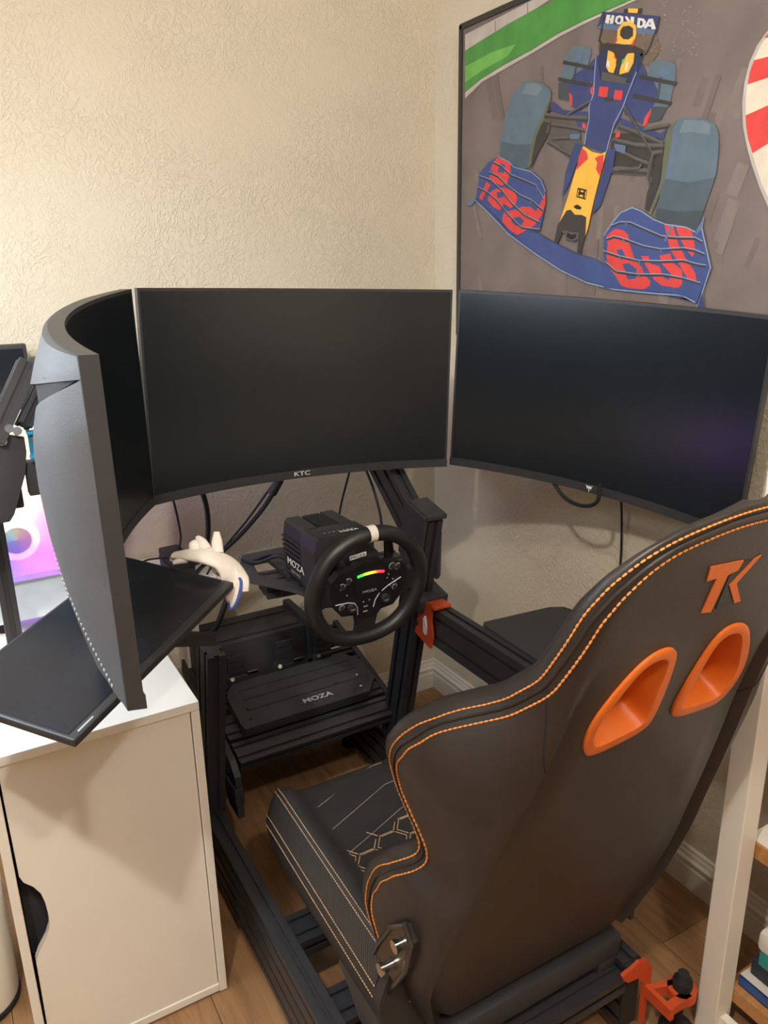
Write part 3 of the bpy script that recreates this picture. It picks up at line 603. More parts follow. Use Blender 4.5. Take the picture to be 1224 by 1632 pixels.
('pale',0,[(1.239,1.885),(1.237,1.885),(1.236,1.884),(1.237,1.883)]),
('pale',0,[(1.204,1.938),(1.203,1.939),(1.202,1.938),(1.203,1.937)]),
('pale',0,[(1.234,1.905),(1.233,1.906),(1.232,1.905),(1.233,1.905)]),
('pale',0,[(1.270,1.954),(1.268,1.955),(1.267,1.954),(1.268,1.953)]),
('pale',0,[(1.201,1.894),(1.200,1.895),(1.199,1.894),(1.200,1.893)]),
('pale',0,[(1.194,1.890),(1.193,1.891),(1.191,1.889),(1.192,1.889)]),
('pale',0,[(1.205,1.899),(1.204,1.899),(1.203,1.898),(1.204,1.898)]),
('pale',0,[(1.246,1.915),(1.245,1.916),(1.244,1.915),(1.245,1.915)]),
('pale',0,[(1.285,1.886),(1.284,1.887),(1.283,1.886),(1.284,1.886)]),
('pale',0,[(1.317,1.912),(1.315,1.912),(1.314,1.911),(1.315,1.911)]),
('pale',0,[(1.256,1.914),(1.255,1.914),(1.254,1.913),(1.255,1.913)]),
('pale',0,[(1.183,1.923),(1.182,1.924),(1.181,1.923),(1.182,1.922)]),
('pale',0,[(1.300,1.908),(1.299,1.908),(1.298,1.907),(1.299,1.907)]),
('pale',0,[(1.279,1.892),(1.278,1.892),(1.277,1.891),(1.278,1.891)]),
('pale',0,[(1.247,1.869),(1.246,1.870),(1.245,1.869),(1.246,1.869)]),
('pale',0,[(1.217,1.891),(1.216,1.891),(1.215,1.891),(1.216,1.890)]),
('pale',0,[(1.272,1.959),(1.271,1.960),(1.270,1.959),(1.271,1.958)]),
('pale',0,[(1.192,1.853),(1.190,1.854),(1.189,1.852),(1.190,1.852)]),
('pale',0,[(1.191,1.942),(1.191,1.942),(1.190,1.941),(1.190,1.941)]),
('pale',0,[(1.181,1.868),(1.181,1.869),(1.179,1.868),(1.180,1.867)]),
('pale',0,[(1.188,1.884),(1.186,1.885),(1.185,1.883),(1.186,1.883)]),
('pale',0,[(1.273,1.950),(1.272,1.951),(1.271,1.950),(1.272,1.950)]),
('pale',0,[(1.187,1.911),(1.187,1.912),(1.186,1.911),(1.186,1.911)]),
('pale',0,[(1.217,1.915),(1.216,1.916),(1.215,1.915),(1.216,1.914)]),
('pale',0,[(1.308,1.874),(1.307,1.875),(1.306,1.873),(1.307,1.873)]),
('pale',0,[(1.237,1.940),(1.236,1.941),(1.235,1.940),(1.236,1.940)]),
('pale',0,[(1.266,1.938),(1.264,1.938),(1.262,1.937),(1.264,1.936)]),
('pale',0,[(1.219,1.911),(1.217,1.912),(1.216,1.911),(1.217,1.910)]),
('pale',0,[(1.267,1.939),(1.266,1.939),(1.265,1.938),(1.266,1.938)]),
('pale',0,[(1.292,1.880),(1.291,1.881),(1.289,1.879),(1.291,1.879)]),
('pale',0,[(1.266,1.959),(1.265,1.959),(1.264,1.958),(1.265,1.958)]),
('pale',0,[(1.294,1.882),(1.293,1.883),(1.292,1.882),(1.293,1.882)]),
('pale',0,[(1.313,1.880),(1.312,1.881),(1.310,1.880),(1.312,1.879)]),
('pale',0,[(1.182,1.903),(1.181,1.904),(1.179,1.903),(1.181,1.902)]),
('pale',0,[(1.234,1.878),(1.232,1.878),(1.231,1.877),(1.232,1.876)]),
('pale',0,[(1.266,1.953),(1.265,1.953),(1.264,1.953),(1.265,1.952)]),
('pale',0,[(1.196,1.859),(1.195,1.860),(1.193,1.859),(1.194,1.858)]),
('pale',0,[(1.283,1.901),(1.282,1.902),(1.280,1.901),(1.282,1.900)]),
('pale',0,[(1.235,1.875),(1.234,1.876),(1.233,1.875),(1.234,1.874)]),
('pale',0,[(1.234,1.888),(1.233,1.889),(1.232,1.888),(1.233,1.887)]),
('pale',0,[(1.186,1.852),(1.186,1.852),(1.185,1.851),(1.185,1.851)]),
('pale',0,[(1.179,1.850),(1.177,1.850),(1.176,1.849),(1.177,1.848)]),
('pale',0,[(1.313,1.883),(1.313,1.884),(1.312,1.883),(1.312,1.883)]),
('pale',0,[(1.182,1.878),(1.181,1.879),(1.181,1.878),(1.181,1.878)]),
('pale',0,[(1.305,1.908),(1.304,1.909),(1.302,1.908),(1.303,1.907)]),
('pale',0,[(1.216,1.861),(1.216,1.861),(1.215,1.860),(1.216,1.860)]),
('pale',0,[(1.316,1.881),(1.315,1.882),(1.314,1.881),(1.315,1.881)]),
('pale',0,[(1.205,1.936),(1.204,1.937),(1.202,1.935),(1.203,1.935)]),
('pale',0,[(1.211,1.864),(1.210,1.865),(1.209,1.864),(1.210,1.863)]),
('pale',0,[(1.203,1.927),(1.202,1.928),(1.201,1.927),(1.202,1.926)]),
('pale',0,[(1.281,1.878),(1.280,1.878),(1.278,1.877),(1.280,1.876)]),
('pale',0,[(1.264,1.910),(1.264,1.911),(1.263,1.910),(1.264,1.910)]),
('pale',0,[(1.318,1.915),(1.317,1.916),(1.315,1.915),(1.317,1.914)]),
('pale',0,[(1.200,1.888),(1.200,1.889),(1.199,1.888),(1.200,1.887)]),
('pale',0,[(1.278,1.889),(1.277,1.890),(1.276,1.889),(1.277,1.888)]),
('pale',0,[(1.317,1.891),(1.316,1.891),(1.314,1.890),(1.315,1.889)]),
('pale',0,[(1.275,1.887),(1.274,1.887),(1.273,1.886),(1.274,1.886)]),
('pale',0,[(1.189,1.934),(1.188,1.934),(1.188,1.934),(1.188,1.933)]),
('pale',0,[(1.238,1.869),(1.236,1.870),(1.235,1.869),(1.236,1.868)]),
('pale',0,[(1.267,1.878),(1.266,1.879),(1.264,1.877),(1.265,1.877)]),
('pale',0,[(1.312,1.885),(1.311,1.885),(1.310,1.885),(1.311,1.884)]),
('pale',0,[(1.285,1.884),(1.284,1.885),(1.283,1.883),(1.284,1.883)]),
('pale',0,[(1.217,1.934),(1.216,1.935),(1.214,1.933),(1.216,1.933)]),
('pale',0,[(1.264,1.929),(1.262,1.929),(1.261,1.928),(1.262,1.927)]),
('pale',0,[(1.192,1.877),(1.192,1.877),(1.191,1.876),(1.192,1.876)]),
('pale',0,[(1.260,1.891),(1.259,1.891),(1.258,1.890),(1.259,1.890)]),
('pale',0,[(1.207,1.913),(1.206,1.914),(1.204,1.913),(1.205,1.912)]),
('pale',0,[(1.180,1.882),(1.179,1.883),(1.177,1.881),(1.179,1.881)])]

# ================================================================== THE ROOM
RX, BY, LX, FY, CZ = 1.42, 2.145, -2.9, -2.7, 2.45
def wall(name, p, s):
    mb = MB(); mb.box(p, s); return struct(mb, name, WALL, smooth=False)
wall('wall_back', ((LX + RX) / 2, BY + .05, CZ / 2), (RX - LX + .2, .1, CZ))
wall('wall_right', (RX + .05, (FY + BY) / 2, CZ / 2), (.1, BY - FY, CZ))
wall('wall_left', (LX - .05, (FY + BY) / 2, CZ / 2), (.1, BY - FY, CZ))
wall('wall_front', ((LX + RX) / 2, FY - .05, CZ / 2), (RX - LX + .2, .1, CZ))
struct(MB().box(((LX + RX) / 2, (FY + BY) / 2, CZ + .05), (RX - LX + .2, BY - FY + .2, .1)), 'ceiling', CEIL, smooth=False)
# floor: sub-floor with laminate planks
floor = struct(MB().box(((LX + RX) / 2, (FY + BY) / 2, -.06), (RX - LX + .2, BY - FY + .2, .1)), 'floor', mat('subfloor', (70, 52, 36), .9), smooth=False)
PW, PL = .185, 1.22
pm = MB(); pm.box((0, 0, -.006), (PW - .0012, PL - .0012, .012), bev=.0009)
plank0 = None
nx = int((RX - LX) / PW) + 1
for i in range(nx):
    off = (i * .41) % PL
    y = BY - .012 + off
    while y > FY:
        if plank0 is None:
            plank0 = pm.build('plank', FLOORW, floor, smooth=False); pme = plank0.data; bpy.data.objects.remove(plank0)
        pl = bpy.data.objects.new('plank', pme); COL.objects.link(pl); pl.parent = floor
        y0 = y - PL; hi = min(y, BY - .002); lo = max(y0, FY)
        if hi - lo > .02:
            pl.location = (RX - .01 - PW / 2 - i * PW, (hi + lo) / 2, 0); pl.scale = (1, (hi - lo) / PL, 1)
        y = y0
# baseboards with stepped moulding
prof = [(0, 0), (.016, 0), (.016, .058), (.0135, .062), (.0135, .070), (.017, .073), (.017, .079), (.011, .084), (.0095, .092), (.006, .097), (.006, .104), (.002, .108), (0, .108)]
def baseboard(name, a, b, inward):
    mb = MB(); a = Vector(a); b = Vector(b); n = Vector(inward)
    mb.loft([[p + n * x + Vector((0, 0, z)) for x, z in prof] for p in (a, b)])
    return struct(mb, name, TRIM, smooth=False)
baseboard('baseboard_back', (LX, BY, 0), (RX, BY, 0), (0, -1, 0))
baseboard('baseboard_right', (RX, FY, 0), (RX, BY, 0), (-1, 0, 0))
baseboard('baseboard_left', (LX, FY, 0), (LX, BY, 0), (1, 0, 0))

# ================================================================== PAINTING
PT = thing('painting', 'large painting of a blue racing car on a track in a thin dark frame', 'painting', (RX - .016, 1.36, 1.28))
PY0, PY1, PZ0, PZ1 = .77, 1.976, 1.27, 2.082
XA = RX - .032
MB().box((XA + .014, (PY0 + PY1) / 2, (PZ0 + PZ1) / 2), (.024, PY1 - PY0 - .004, PZ1 - PZ0 - .004)).build('canvas', mat('painted_asphalt', (119, 106, 101), .7, noise=.14, nscale=9, bump=.3, bscale=300), PT, smooth=False)
for nm, c, s in (('left', (XA + .014, PY1 - .004, (PZ0 + PZ1) / 2), (.034, .014, PZ1 - PZ0)), ('right', (XA + .014, PY0 + .004, (PZ0 + PZ1) / 2), (.034, .014, PZ1 - PZ0)),
                 ('top', (XA + .014, (PY0 + PY1) / 2, PZ1 - .004), (.034, PY1 - PY0, .014)), ('bottom', (XA + .014, (PY0 + PY1) / 2, PZ0 + .004), (.034, PY1 - PY0, .014))):
    MB().box(c, s, bev=.001).build('frame_bar', mat('dark_frame', (52, 50, 49), .5), PT, smooth=False)
ACOL = {'pale': (186, 176, 168), 'grey': (88, 82, 78), 'green': (76, 142, 66), 'lgreen': (112, 176, 84), 'cream': (226, 212, 190), 'red': (216, 66, 60), 'brown': (112, 94, 80),
        'navy': (56, 66, 112), 'dnavy': (44, 52, 84), 'blue': (62, 78, 132), 'steel': (92, 112, 140), 'dark': (58, 53, 51), 'black': (32, 29, 28), 'white': (226, 222, 214), 'yellow': (242, 184, 70),
        'tyre': (92, 111, 124), 'ltyre': (112, 128, 138), 'mtyre': (78, 92, 102), 'dtyre': (66, 75, 80), 'lblue': (140, 158, 190), 'olive': (98, 102, 82), 'mgrey': (92, 87, 84),
        'streak': (112, 99, 94), 'streak2': (126, 113, 107)}
names = list(ACOL); amats = [mat('paint_' + n, ACOL[n], .62, noise=.10, nscale=22, bump=.25, bscale=260) for n in names]
am = MB()
for i, (c, w, pts) in enumerate(ART):
    am.cur = names.index(c); x = XA + .0018 - i * .00003
    pts = [(min(PY1 - .012, max(PY0 + .012, y)), min(PZ1 - .012, z)) for y, z in pts]
    if w == 0:
        tri = tessellate_polygon([[Vector((y, z, 0)) for y, z in pts]])
        am.add([(x, y, z) for y, z in pts], [tuple(t) for t in tri])
    else:
        h = w * .0007
        L = []; Rr = []
        for k in range(len(pts)):
            a = Vector(pts[max(k - 1, 0)]); b = Vector(pts[min(k + 1, len(pts) - 1)]); d = (b - a); d = d.normalized() if d.length > 1e-6 else Vector((1, 0)); n = Vector((-d.y, d.x)) * h; p = Vector(pts[k])
            L.append(p + n); Rr.append(p - n)
        vs = [(x, p.x, p.y) for p in L + Rr]; m = len(pts)
        am.add(vs, [(k, k + 1, m + k + 1, m + k) for k in range(m - 1)])
am.build('artwork', amats, PT, smooth=False)

# ================================================================== WHITE CABINET
CB = thing('white_cabinet', 'white single-door cabinet with a cut-out finger grip', 'cabinet', (.153, 1.6, 0))
cx0, cx1, cy0, cy1, ct = -.030, .336, 1.306, 1.886, .70
tk = .016
side = MB().box((cx0 + tk / 2, (cy0 + cy1) / 2, ct / 2 - .008), (tk, cy1 - cy0, ct - .022), bev=.001).build('side_panel', WHITEF, CB, smooth=False)
MB().box((cx1 - tk / 2, (cy0 + cy1) / 2, ct / 2 - .008), (tk, cy1 - cy0, ct - .022), bev=.001).build('side_panel', WHITEF, CB, smooth=False)
MB().box(((cx0 + cx1) / 2, (cy0 + cy1) / 2, ct - .009), (cx1 - cx0, cy1 - cy0, .018), bev=.0012).build('top_panel', WHITEF, CB, smooth=False)
MB().box(((cx0 + cx1) / 2, (cy0 + cy1) / 2, .014), (cx1 - cx0 - 2 * tk - .0004, cy1 - cy0 - .002, .018), bev=.001).build('bottom_panel', WHITEF, CB, smooth=False)
MB().box(((cx0 + cx1) / 2, cy1 - .006, ct / 2), (cx1 - cx0 - .03, .006, ct - .05)).build('back_panel', WHITEF, CB, smooth=False)
dx0, dx1, dz0, dz1 = cx0 + tk + .004, cx1 - tk - .002, .024, ct - .020
grip = [(0, .60), (.001, .455), (.006, .440), (.020, .424), (.030, .404), (.034, .382), (.036, .350), (.034, .325), (.026, .305), (.010, .280), (.002, .262), (0, .08)]
poly = [(dx1, dz0), (dx1, dz1), (dx0, dz1)] + [(dx0 + a, z) for a, z in grip] + [(dx0, dz0)]
T = frame((0, cy0 + .021, 0), (1, 0, 0), (0, 0, 1), (0, -1, 0))
door = MB().prism(poly, T, 0, .017).build('door', WHITEF, CB, smooth=False)
MB().box((cx0 + .062, cy0 + .055, .36), (.088, .004, .24)).build('grip_shade', mat('cabinet_inside_shade', (40, 42, 48), .8), CB, smooth=False)  # dark sheet behind the grip cut-out, standing in for shade inside the cabinet

# white bin to the left of the cabinet
mb = MB(); prof_b = [(.0, .012), (.078, .012), (.080, .02), (.084, .20), (.086, .335), (.083, .34), (.080, .335), (.076, .03), (0, .03)]
BN = thing('white_bin', 'white round bin with a dark base rim beside the cabinet', 'bin', (-.128, 1.545, 0))
cxb, cyb = -.128, 1.545
def lathe(mb, pr, cx, cy, n=32):
    return mb.loft([[(cx + r * math.cos(a), cy + r * math.sin(a), z) for a in [2 * math.pi * k / n for k in range(n)]] for r, z in [(max(r, .0005), z) for r, z in pr]], True, False)
lathe(MB(), prof_b, cxb, cyb).build('body', WHITEF, BN)
lathe(MB(), [(0, 0), (.080, 0), (.082, .004), (.082, .014), (.079, .018), (0, .018)], cxb, cyb).build('base_rim', RUBBER, BN)
lathe(MB(), [(.0862, .327), (.088, .329), (.088, .341), (.083, .343), (.083, .331)], cxb, cyb).build('top_rim', RUBBER, BN)

# ================================================================== BOOKCASE
BK = thing('bookcase', 'white-framed bookcase with wooden shelf boards against the wall', 'bookcase', (1.27, .35, 0))
bx, by1 = 1.122, .744
MB().box((bx + .0225, by1 - .0225, .65), (.045, .045, 1.30), bev=.0025).build('post', WHITEF, BK, smooth=False)
MB().box((bx + .0225, -.20, .65), (.045, .045, 1.30), bev=.0025).build('post', WHITEF, BK, smooth=False)
MB().box((RX - .045, by1 - .0225, .65), (.045, .045, 1.30), bev=.0025).build('post', WHITEF, BK, smooth=False)
MB().box((RX - .045, -.20, .65), (.045, .045, 1.30), bev=.0025).build('post', WHITEF, BK, smooth=False)
MB().box((RX - .032, .27, .64), (.008, .90, 1.20)).build('back_panel', WHITEF, BK, smooth=False)
for z in (.09, .435, .78, 1.12):
    sh = MB().box(((bx + .048 + RX - .038) / 2, .272, z), (RX - .038 - bx - .048, .90, .032), bev=.0015).build('shelf', SHELFW, BK, smooth=False)
    if z > .3: MB().box(((bx + .05 + RX - .038) / 2, .272, z + .0172), (RX - .042 - bx - .052, .898, .002)).build('shelf_liner', WHITEF, sh, smooth=False)
MB().box((bx + .0225, .272, .035), (.018, .90, .04)).build('toe_rail', WHITEF, BK, smooth=False)
# things on the bottom shelf
def bookstack():
    z = .1065
    B = thing('paperback', 'white and blue paperback lying flat at the bottom of the shelf stack', 'book', (1.27, .60, z))
    MB().box((1.27, .595, z + .012), (.16, .21, .020)).build('pages', mat('paper', (222, 212, 194), .8), B, smooth=False)
    MB().box((1.27, .595, z + .001), (.168, .218, .002)).build('back_cover', mat('blue_cover', (50, 84, 146), .45), B, smooth=False)
    MB().box((1.27, .595, z + .0235), (.168, .218, .002)).build('front_cover', mat('white_cover', (214, 208, 200), .45), B, smooth=False)
    MB().box((1.187, .595, z + .0123), (.002, .218, .0245)).build('spine', mat('blue_cover', (50, 84, 146), .45), B, smooth=False)
    mb = MB().tube([(1.235 + .018 * math.cos(a), .60 + .03 * math.sin(a), z + .0252) for a in [k * .35 for k in range(14)]], .0012, 5)
    mb.build('cover_print', mat('brown_print', (140, 96, 78), .6), B)
    z += .026
    solo(MB().box((1.28, .60, z + .019), (.15, .19, .038), bev=.003), 'dark_box', mat('navy_card', (36, 42, 58), .5), 'dark navy box in the middle of the shelf stack', 'box', (1.28, .60, z), smooth=False)
    z += .0385
    t = thing('wipes_box', 'teal carton with a pale mark in the shelf stack', 'carton', (1.275, .61, z))
    MB().box((1.275, .605, z + .018), (.15, .15, .036), bev=.003).build('carton', mat('teal_card', (38, 138, 140), .5), t, smooth=False)
    MB().box((1.1993, .60, z + .018), (.0012, .05, .022)).build('mark', mat('pale_teal', (150, 206, 200), .5), t, smooth=False)
    z += .0365
    t = thing('tissue_pack', 'white pack with a blue patch on top of the shelf stack', 'pack', (1.275, .61, z))
    MB().box((1.275, .605, z + .022), (.16, .16, .044), bev=.010).build('wrapper', mat('white_wrapper', (226, 222, 216), .35), t)
    MB().box((1.1945, .60, z + .022), (.0012, .022, .026)).build('blue_patch', mat('blue_print', (48, 84, 160), .5), t, smooth=False)
bookstack()

# ================================================================== CURVED MONITORS
def monitor(label, Pl, Pr, H, drop, logo):
    """Pl, Pr: top corners of the screen edge (left/right as the viewer sees them)"""
    Pl = Vector(Pl); Pr = Vector(Pr); W = (Pr - Pl).length; ex = (Pr - Pl).normalized()
    ey = Vector((0, 0, 1)).cross(ex).normalized(); ez = ex.cross(ey)
    org = (Pl + Pr) / 2 - ez * H
    M = frame(org, ex, ey, ez); R = 1.0; hw = W / 2
    yc = lambda x: math.sqrt(R * R - x * x) - math.sqrt(R * R - hw * hw)
    T = thing('curved_monitor', label, 'monitor', org)
    N = 28; X = [-hw + W * i / N for i in range(N + 1)]
    def slab(x0, x1, z0, z1, f, b):
        mb = MB(M); xs = [lerp(x0, x1, i / N) for i in range(N + 1)]
        mb.loft([[(x, yc(x) + f, z0), (x, yc(x) + f, z1), (x, yc(x) + b, z1), (x, yc(x) + b, z0)] for x in xs]); return mb
    slab(-hw, hw, 0, H, 0, .020).build('housing', PANELRIM, T, angle=30)
    slab(-hw + .005, hw - .005, .020, H - .006, -.0008, .001).build('screen', SCREEN, T, angle=30)
    slab(-hw, hw, 0, .019, -.0022, 0).build('chin', PANELRIM, T, angle=30)
    # back shells
    def g(v):
        return interp([(0, .10), (.06, .24), (.15, .45), (.3, .74), (.45, .93), (.6, 1.0), (.75, .97), (.86, .80), (.94, .52), (1, .20)], v)
    def bulge(u, v): return (.086 - yc(u * hw)) * max(0, 1 - abs(u) ** 5) * g(v)
    zc = lambda u: H * (.775 + .165 * u * u); gap = lambda u: .046 * max(0, 1 - u * u) ** .9 + .0005
    def shell(zlo, zhi, k, nz, lip):
        mb = MB(M); rings = []
        for i in range(N + 1):
            u = -1 + 2 * i / N; x = u * (hw - .003); ring = []
            a = zlo(u); b = zhi(u)
            for j in range(nz + 1):
                z = lerp(a, b, j / nz); ring.append((x, yc(x) + .0195 + bulge(u, z / H) * k(u, j / nz), z))
            ring.append((x, yc(x) + .019, b)); ring.append((x, yc(x) + .019, a)); rings.append(ring)
        mb.loft(rings); return mb
    shell(lambda u: zc(u) + gap(u) / 2, lambda u: H - .002, lambda u, t: 1.04, 8, 0).build('upper_back_shell', BACKP, T, angle=40)
    shell(lambda u: .002, lambda u: zc(u) - gap(u) / 2, lambda u, t: 1.0 - .16 * max(0, t - .86) / .14, 18, 0).build('lower_back_shell', BACKP, T, angle=40)
    mb = MB(M); rings = []
    for i in range(N + 1):
        u = -1 + 2 * i / N; x = u * (hw - .01); y = yc(x) + .0195 + bulge(u, .76) * .66
        k = gap(u) * .8; rings.append([(x, y, zc(u) - k), (x, y, zc(u) + k), (x, y - .006, zc(u) + k), (x, y - .006, zc(u) - k)])
    mb.loft(rings).build('groove', mat('groove_shade', (44, 44, 47), .6), T)  # dark strip colours in the shade under the overhanging upper shell
    # stepped lower apron and vent slots along its edge
    vs = MB(M); uv = lambda v, sgn: sgn * (.50 + .44 * (1 - v / .64) ** 1.2)
    for sgn in (-1, 1):
        for k in range(46):
            v = .615 - k * .0128; u = uv(v, sgn); x = u * (hw - .003); y = yc(x) + .0195 + bulge(u, v)
            vs.box((x, y + .0002, v * H), (.006, .0022, .0026))  # pale raised bars: light caught in the vent openings, put into the colour
    tag(vs.build('vent_slots', mat('vent_glint', (170, 172, 176), .5), T, smooth=False), 'row of small vent slots with a painted glint', kind='stuff')
    mb = MB(M); rings = []
    for k in range(24):
        v = .60 - k * .0252; ring = []
        for j in range(13):
            u = lerp(uv(v, -1), uv(v, 1), j / 12) * .97; x = u * (hw - .003); ring.append((x, yc(x) + .0195 + bulge(u, v) + .0035 * (0 if j in (0, 12) else 1), v * H))
        rings.append(ring)
    mb.loft(rings, False, False).build('apron', mat('apron_plastic', (78, 78, 78), .5, bump=.2, bscale=700), T)
    # VESA block
    MB(M).box((0, yc(0) + .028, H * .48), (.12, .02, .12), bev=.004).build('mount_block', BLACK, T)
    # maker's mark on the chin
    if logo == 'KTC':
        TT = M @ frame((0, yc(0) - .0024, .010), (1, 0, 0), (0, 0, 1), (0, -1, 0))
        text_mesh('KTC', .0145, TT, .0006, spacing=1.02, sx=1.45).build('lettering', WHITEP, T, smooth=False)
    elif logo == 'emblem':
        TT = M @ frame((0, yc(0) - .0024, .010), (1, 0, 0), (0, 0, 1), (0, -1, 0)); e = MB()
        for s in (-1, 1):
            e.prism([(s * .001, .004), (s * .009, .0065), (s * .005, .0015), (s * .0075, -.0005), (s * .002, -.001)], TT, 0, .0006)
        e.prism([(-.0013, .0055), (.0013, .0055), (.0008, -.0075), (-.0008, -.0075)], TT, 0, .0006)
        e.build('emblem', WHITEP, T, smooth=False)
    return T
HM = .42
monitor('curved monitor seen from behind with pale textured back, leftmost of the three', (.150, .834, 1.394), (.346, 1.527, 1.440), HM, 0, None)
monitor('curved monitor with dark screen facing the seat, middle of the three', (.360, 1.544, 1.441), (1.082, 1.560, 1.416), HM, 0, 'KTC')
monitor('curved monitor with blurred reflections, nearest the racing painting', (1.094, 1.552, 1.415), (1.284, .870, 1.376), HM, 0, 'emblem')

# ================================================================== RACING RIG
RG = thing('racing_rig', 'black slotted aluminium cockpit frame with orange corner brackets', 'rig frame', (.705, 1.35, 0))
rl, rr = .430, .985     # rail centre lines
for x in (rl, rr):
    profile((x, .80, .110), (x, 2.02, .110), (1, 0, 0), .042, .16).build('side_rail', ALU, RG, smooth=False)
for y, z in ((.83, .150), (1.02, .150), (1.22, .150)):
    profile((rl + .021, y, z), (rr - .021, y, z), (0, 1, 0), .08, .04).build('crossbar', ALU, RG, smooth=False)
profile((rl + .021, 1.995, .10), (rr - .021, 1.995, .10), (0, 1, 0), .04, .08).build('crossbar', ALU, RG, smooth=False)
# uprights leaning towards the seat
profile((.975, 1.675, .19), (.975, 1.505, .905), (1, 0, 0), .04, .08).build('upright', ALU, RG, smooth=False)
profile((.440, 1.675, .19), (.440, 1.560, .675), (1, 0, 0), .04, .08).build('upright', ALU, RG, smooth=False)
# bracket plates at the head of the right upright
ux = Vector((0, -.170, .715)).normalized(); uy = Vector((0, -.715, -.170)).normalized()
def onup(a, b, x=.975): return Vector((x, 1.505, .905)) + ux * a + uy * b
mb = MB()
TP = frame((.951, 1.505, .905), uy, ux, (-1, 0, 0))
mb.prism([(-.055, .012), (.040, .012), (.040, -.10), (.015, -.16), (-.055, -.13)], TP, 0, .008)
mb.build('clamp_plate', ALU2, RG, smooth=False)
MB().box(onup(.012, 0), (.052, .090, .012), Matrix.Rotation(math.radians(13.4), 4, 'X'), .002).build('upright_cap', ALU2, RG)
TP = frame((.996, 1.505, .905), uy, ux, (1, 0, 0))
MB().prism([(-.060, -.02), (.030, -.04), (.052, -.15), (.046, -.165), (-.030, -.165), (-.060, -.12)], TP, 0, .008).build('gusset_plate', ALU2, RG, smooth=False)
MB().box(onup(-.225, .012, .985), (.085, .11, .040), Matrix.Rotation(math.radians(13.4), 4, 'X'), .004).build('clamp_block', ALU2, RG)
profile((.44, 1.545, .70), (.19, 1.19, .917), (0, 0, 1), .03, .03).build('screen_arm', ALU, RG, smooth=False)
# monitor support beam rising behind the screens
profile((.965, 1.545, .865), (.965, 1.86, 1.125), (1, 0, 0), .04, .085).build('support_beam', ALU, RG, smooth=False)
TP = frame((.935, 1.76, 1.06), (0, 1, 0), (0, 0, 1), (-1, 0, 0))
MB().prism([(-.06, .06), (.07, .06), (.07, -.03), (.01, -.075), (-.02, -.075), (-.05, -.02)], TP, -.002, .008).build('beam_plate', ALU2, RG, smooth=False)
profile((.36, 1.84, 1.16), (1.10, 1.84, 1.16), (0, 1, 0), .04, .08).build('monitor_crossbeam', ALU, RG, smooth=False)
MB().box((.719, 1.755, 1.21), (.16, .13, .12), bev=.004).build('monitor_mount', ALU2, RG)
# wheel deck plate with a triangular cut-out in each wing
zt = .776
def deck(sgn, nm):
    mb = MB(); X = lambda d: .72 + sgn * d
    T0 = frame((0, 0, zt), (1, 0, 0), (0, 1, 0), (0, 0, 1))
    mb.prism([(X(0), 1.42), (X(.060), 1.44), (X(.072), 1.455), (X(.072), 1.785), (X(0), 1.785)], T0, 0, .010)
    mb.prism([(X(.072), 1.455), (X(.098), 1.525), (X(.160), 1.625), (X(.128), 1.640), (X(.088), 1.565), (X(.072), 1.560)], T0, 0, .010)
    mb.prism([(X(.128), 1.640), (X(.160), 1.625), (X(.160), 1.690), (X(.115), 1.785), (X(.112), 1.725)], T0, 0, .010)
    mb.prism([(X(.072), 1.725), (X(.112), 1.725), (X(.115), 1.785), (X(.072), 1.785)], T0, 0, .010)
    o = mb.build('deck_plate', ALU2, RG, smooth=False)
    for k in range(4): MB().box((X(.060), 1.47 + .055 * k, zt + .0103), (.030, .008, .0008)).build('deck_slot', RUBBER, o, smooth=False)
deck(-1, 'l'); deck(1, 'r')
profile((.60, 1.64, zt - .021), (.955, 1.60, zt - .021), (0, 1, 0), .08, .04).build('deck_beam', ALU, RG, smooth=False)
# pedal deck: slotted transverse bars between two sloping side plates
p0 = Vector((0, 1.655, .275)); p1 = Vector((0, 2.06, .385)); pd = (p1 - p0).normalized(); pn = Vector((0, -pd.z, pd.y))
for k, (a, w) in enumerate(((.035, .07), (.118, .07), (.222, .06), (.300, .06), (.378, .06))):
    c = p0 + pd * a
    profile((.515, c.y, c.z), (.975, c.y, c.z), pd, w, .03).build('deck_bar', ALU, RG, smooth=False)
for x in (.500, .985):
    c = p0 + pd * .21
    TP = frame((x, 0, 0), (0, 1, 0), (0, 0, 1), (-1 if x < .7 else 1, 0, 0))
    a = p0 - pn * .03; b = p1 - pn * .03; c = p1 + pn * .018; d = p0 + pn * .018
    MB().prism([(d.y + .02, d.z), (c.y, c.z), (b.y, b.z), (a.y + .10, a.z - .012), (a.y + .04, a.z - .10), (a.y - .03, a.z - .10), (d.y - .012, d.z - .03)], TP, -.008, .008).build('deck_side_plate', ALU2, RG, smooth=False)
    MB().box((x, 1.672, .205), (.024, .075, .05), bev=.003).build('deck_foot', ALU2, RG)
# boxed beam behind the pedals
zb = .44
MB().box((.665, 1.985, zb - .0175), (.315, .165, .14), bev=.006).build('pedal_box_beam', ALU2, RG)
for y, dz in ((1.925, .0535), (2.02, .0535)):
    MB().box((.660, y, zb + dz), (.29, .006, .0012)).build('beam_groove', RUBBER, RG, smooth=False)
MB().box((.830, 1.985, zb + .004), (.024, .18, .125), bev=.006).build('beam_end_cap', ALU2, RG)
for x in (.53, .80): MB().box((x, 2.0, .335), (.03, .04, .08)).build('beam_strut', ALU2, RG, smooth=False)
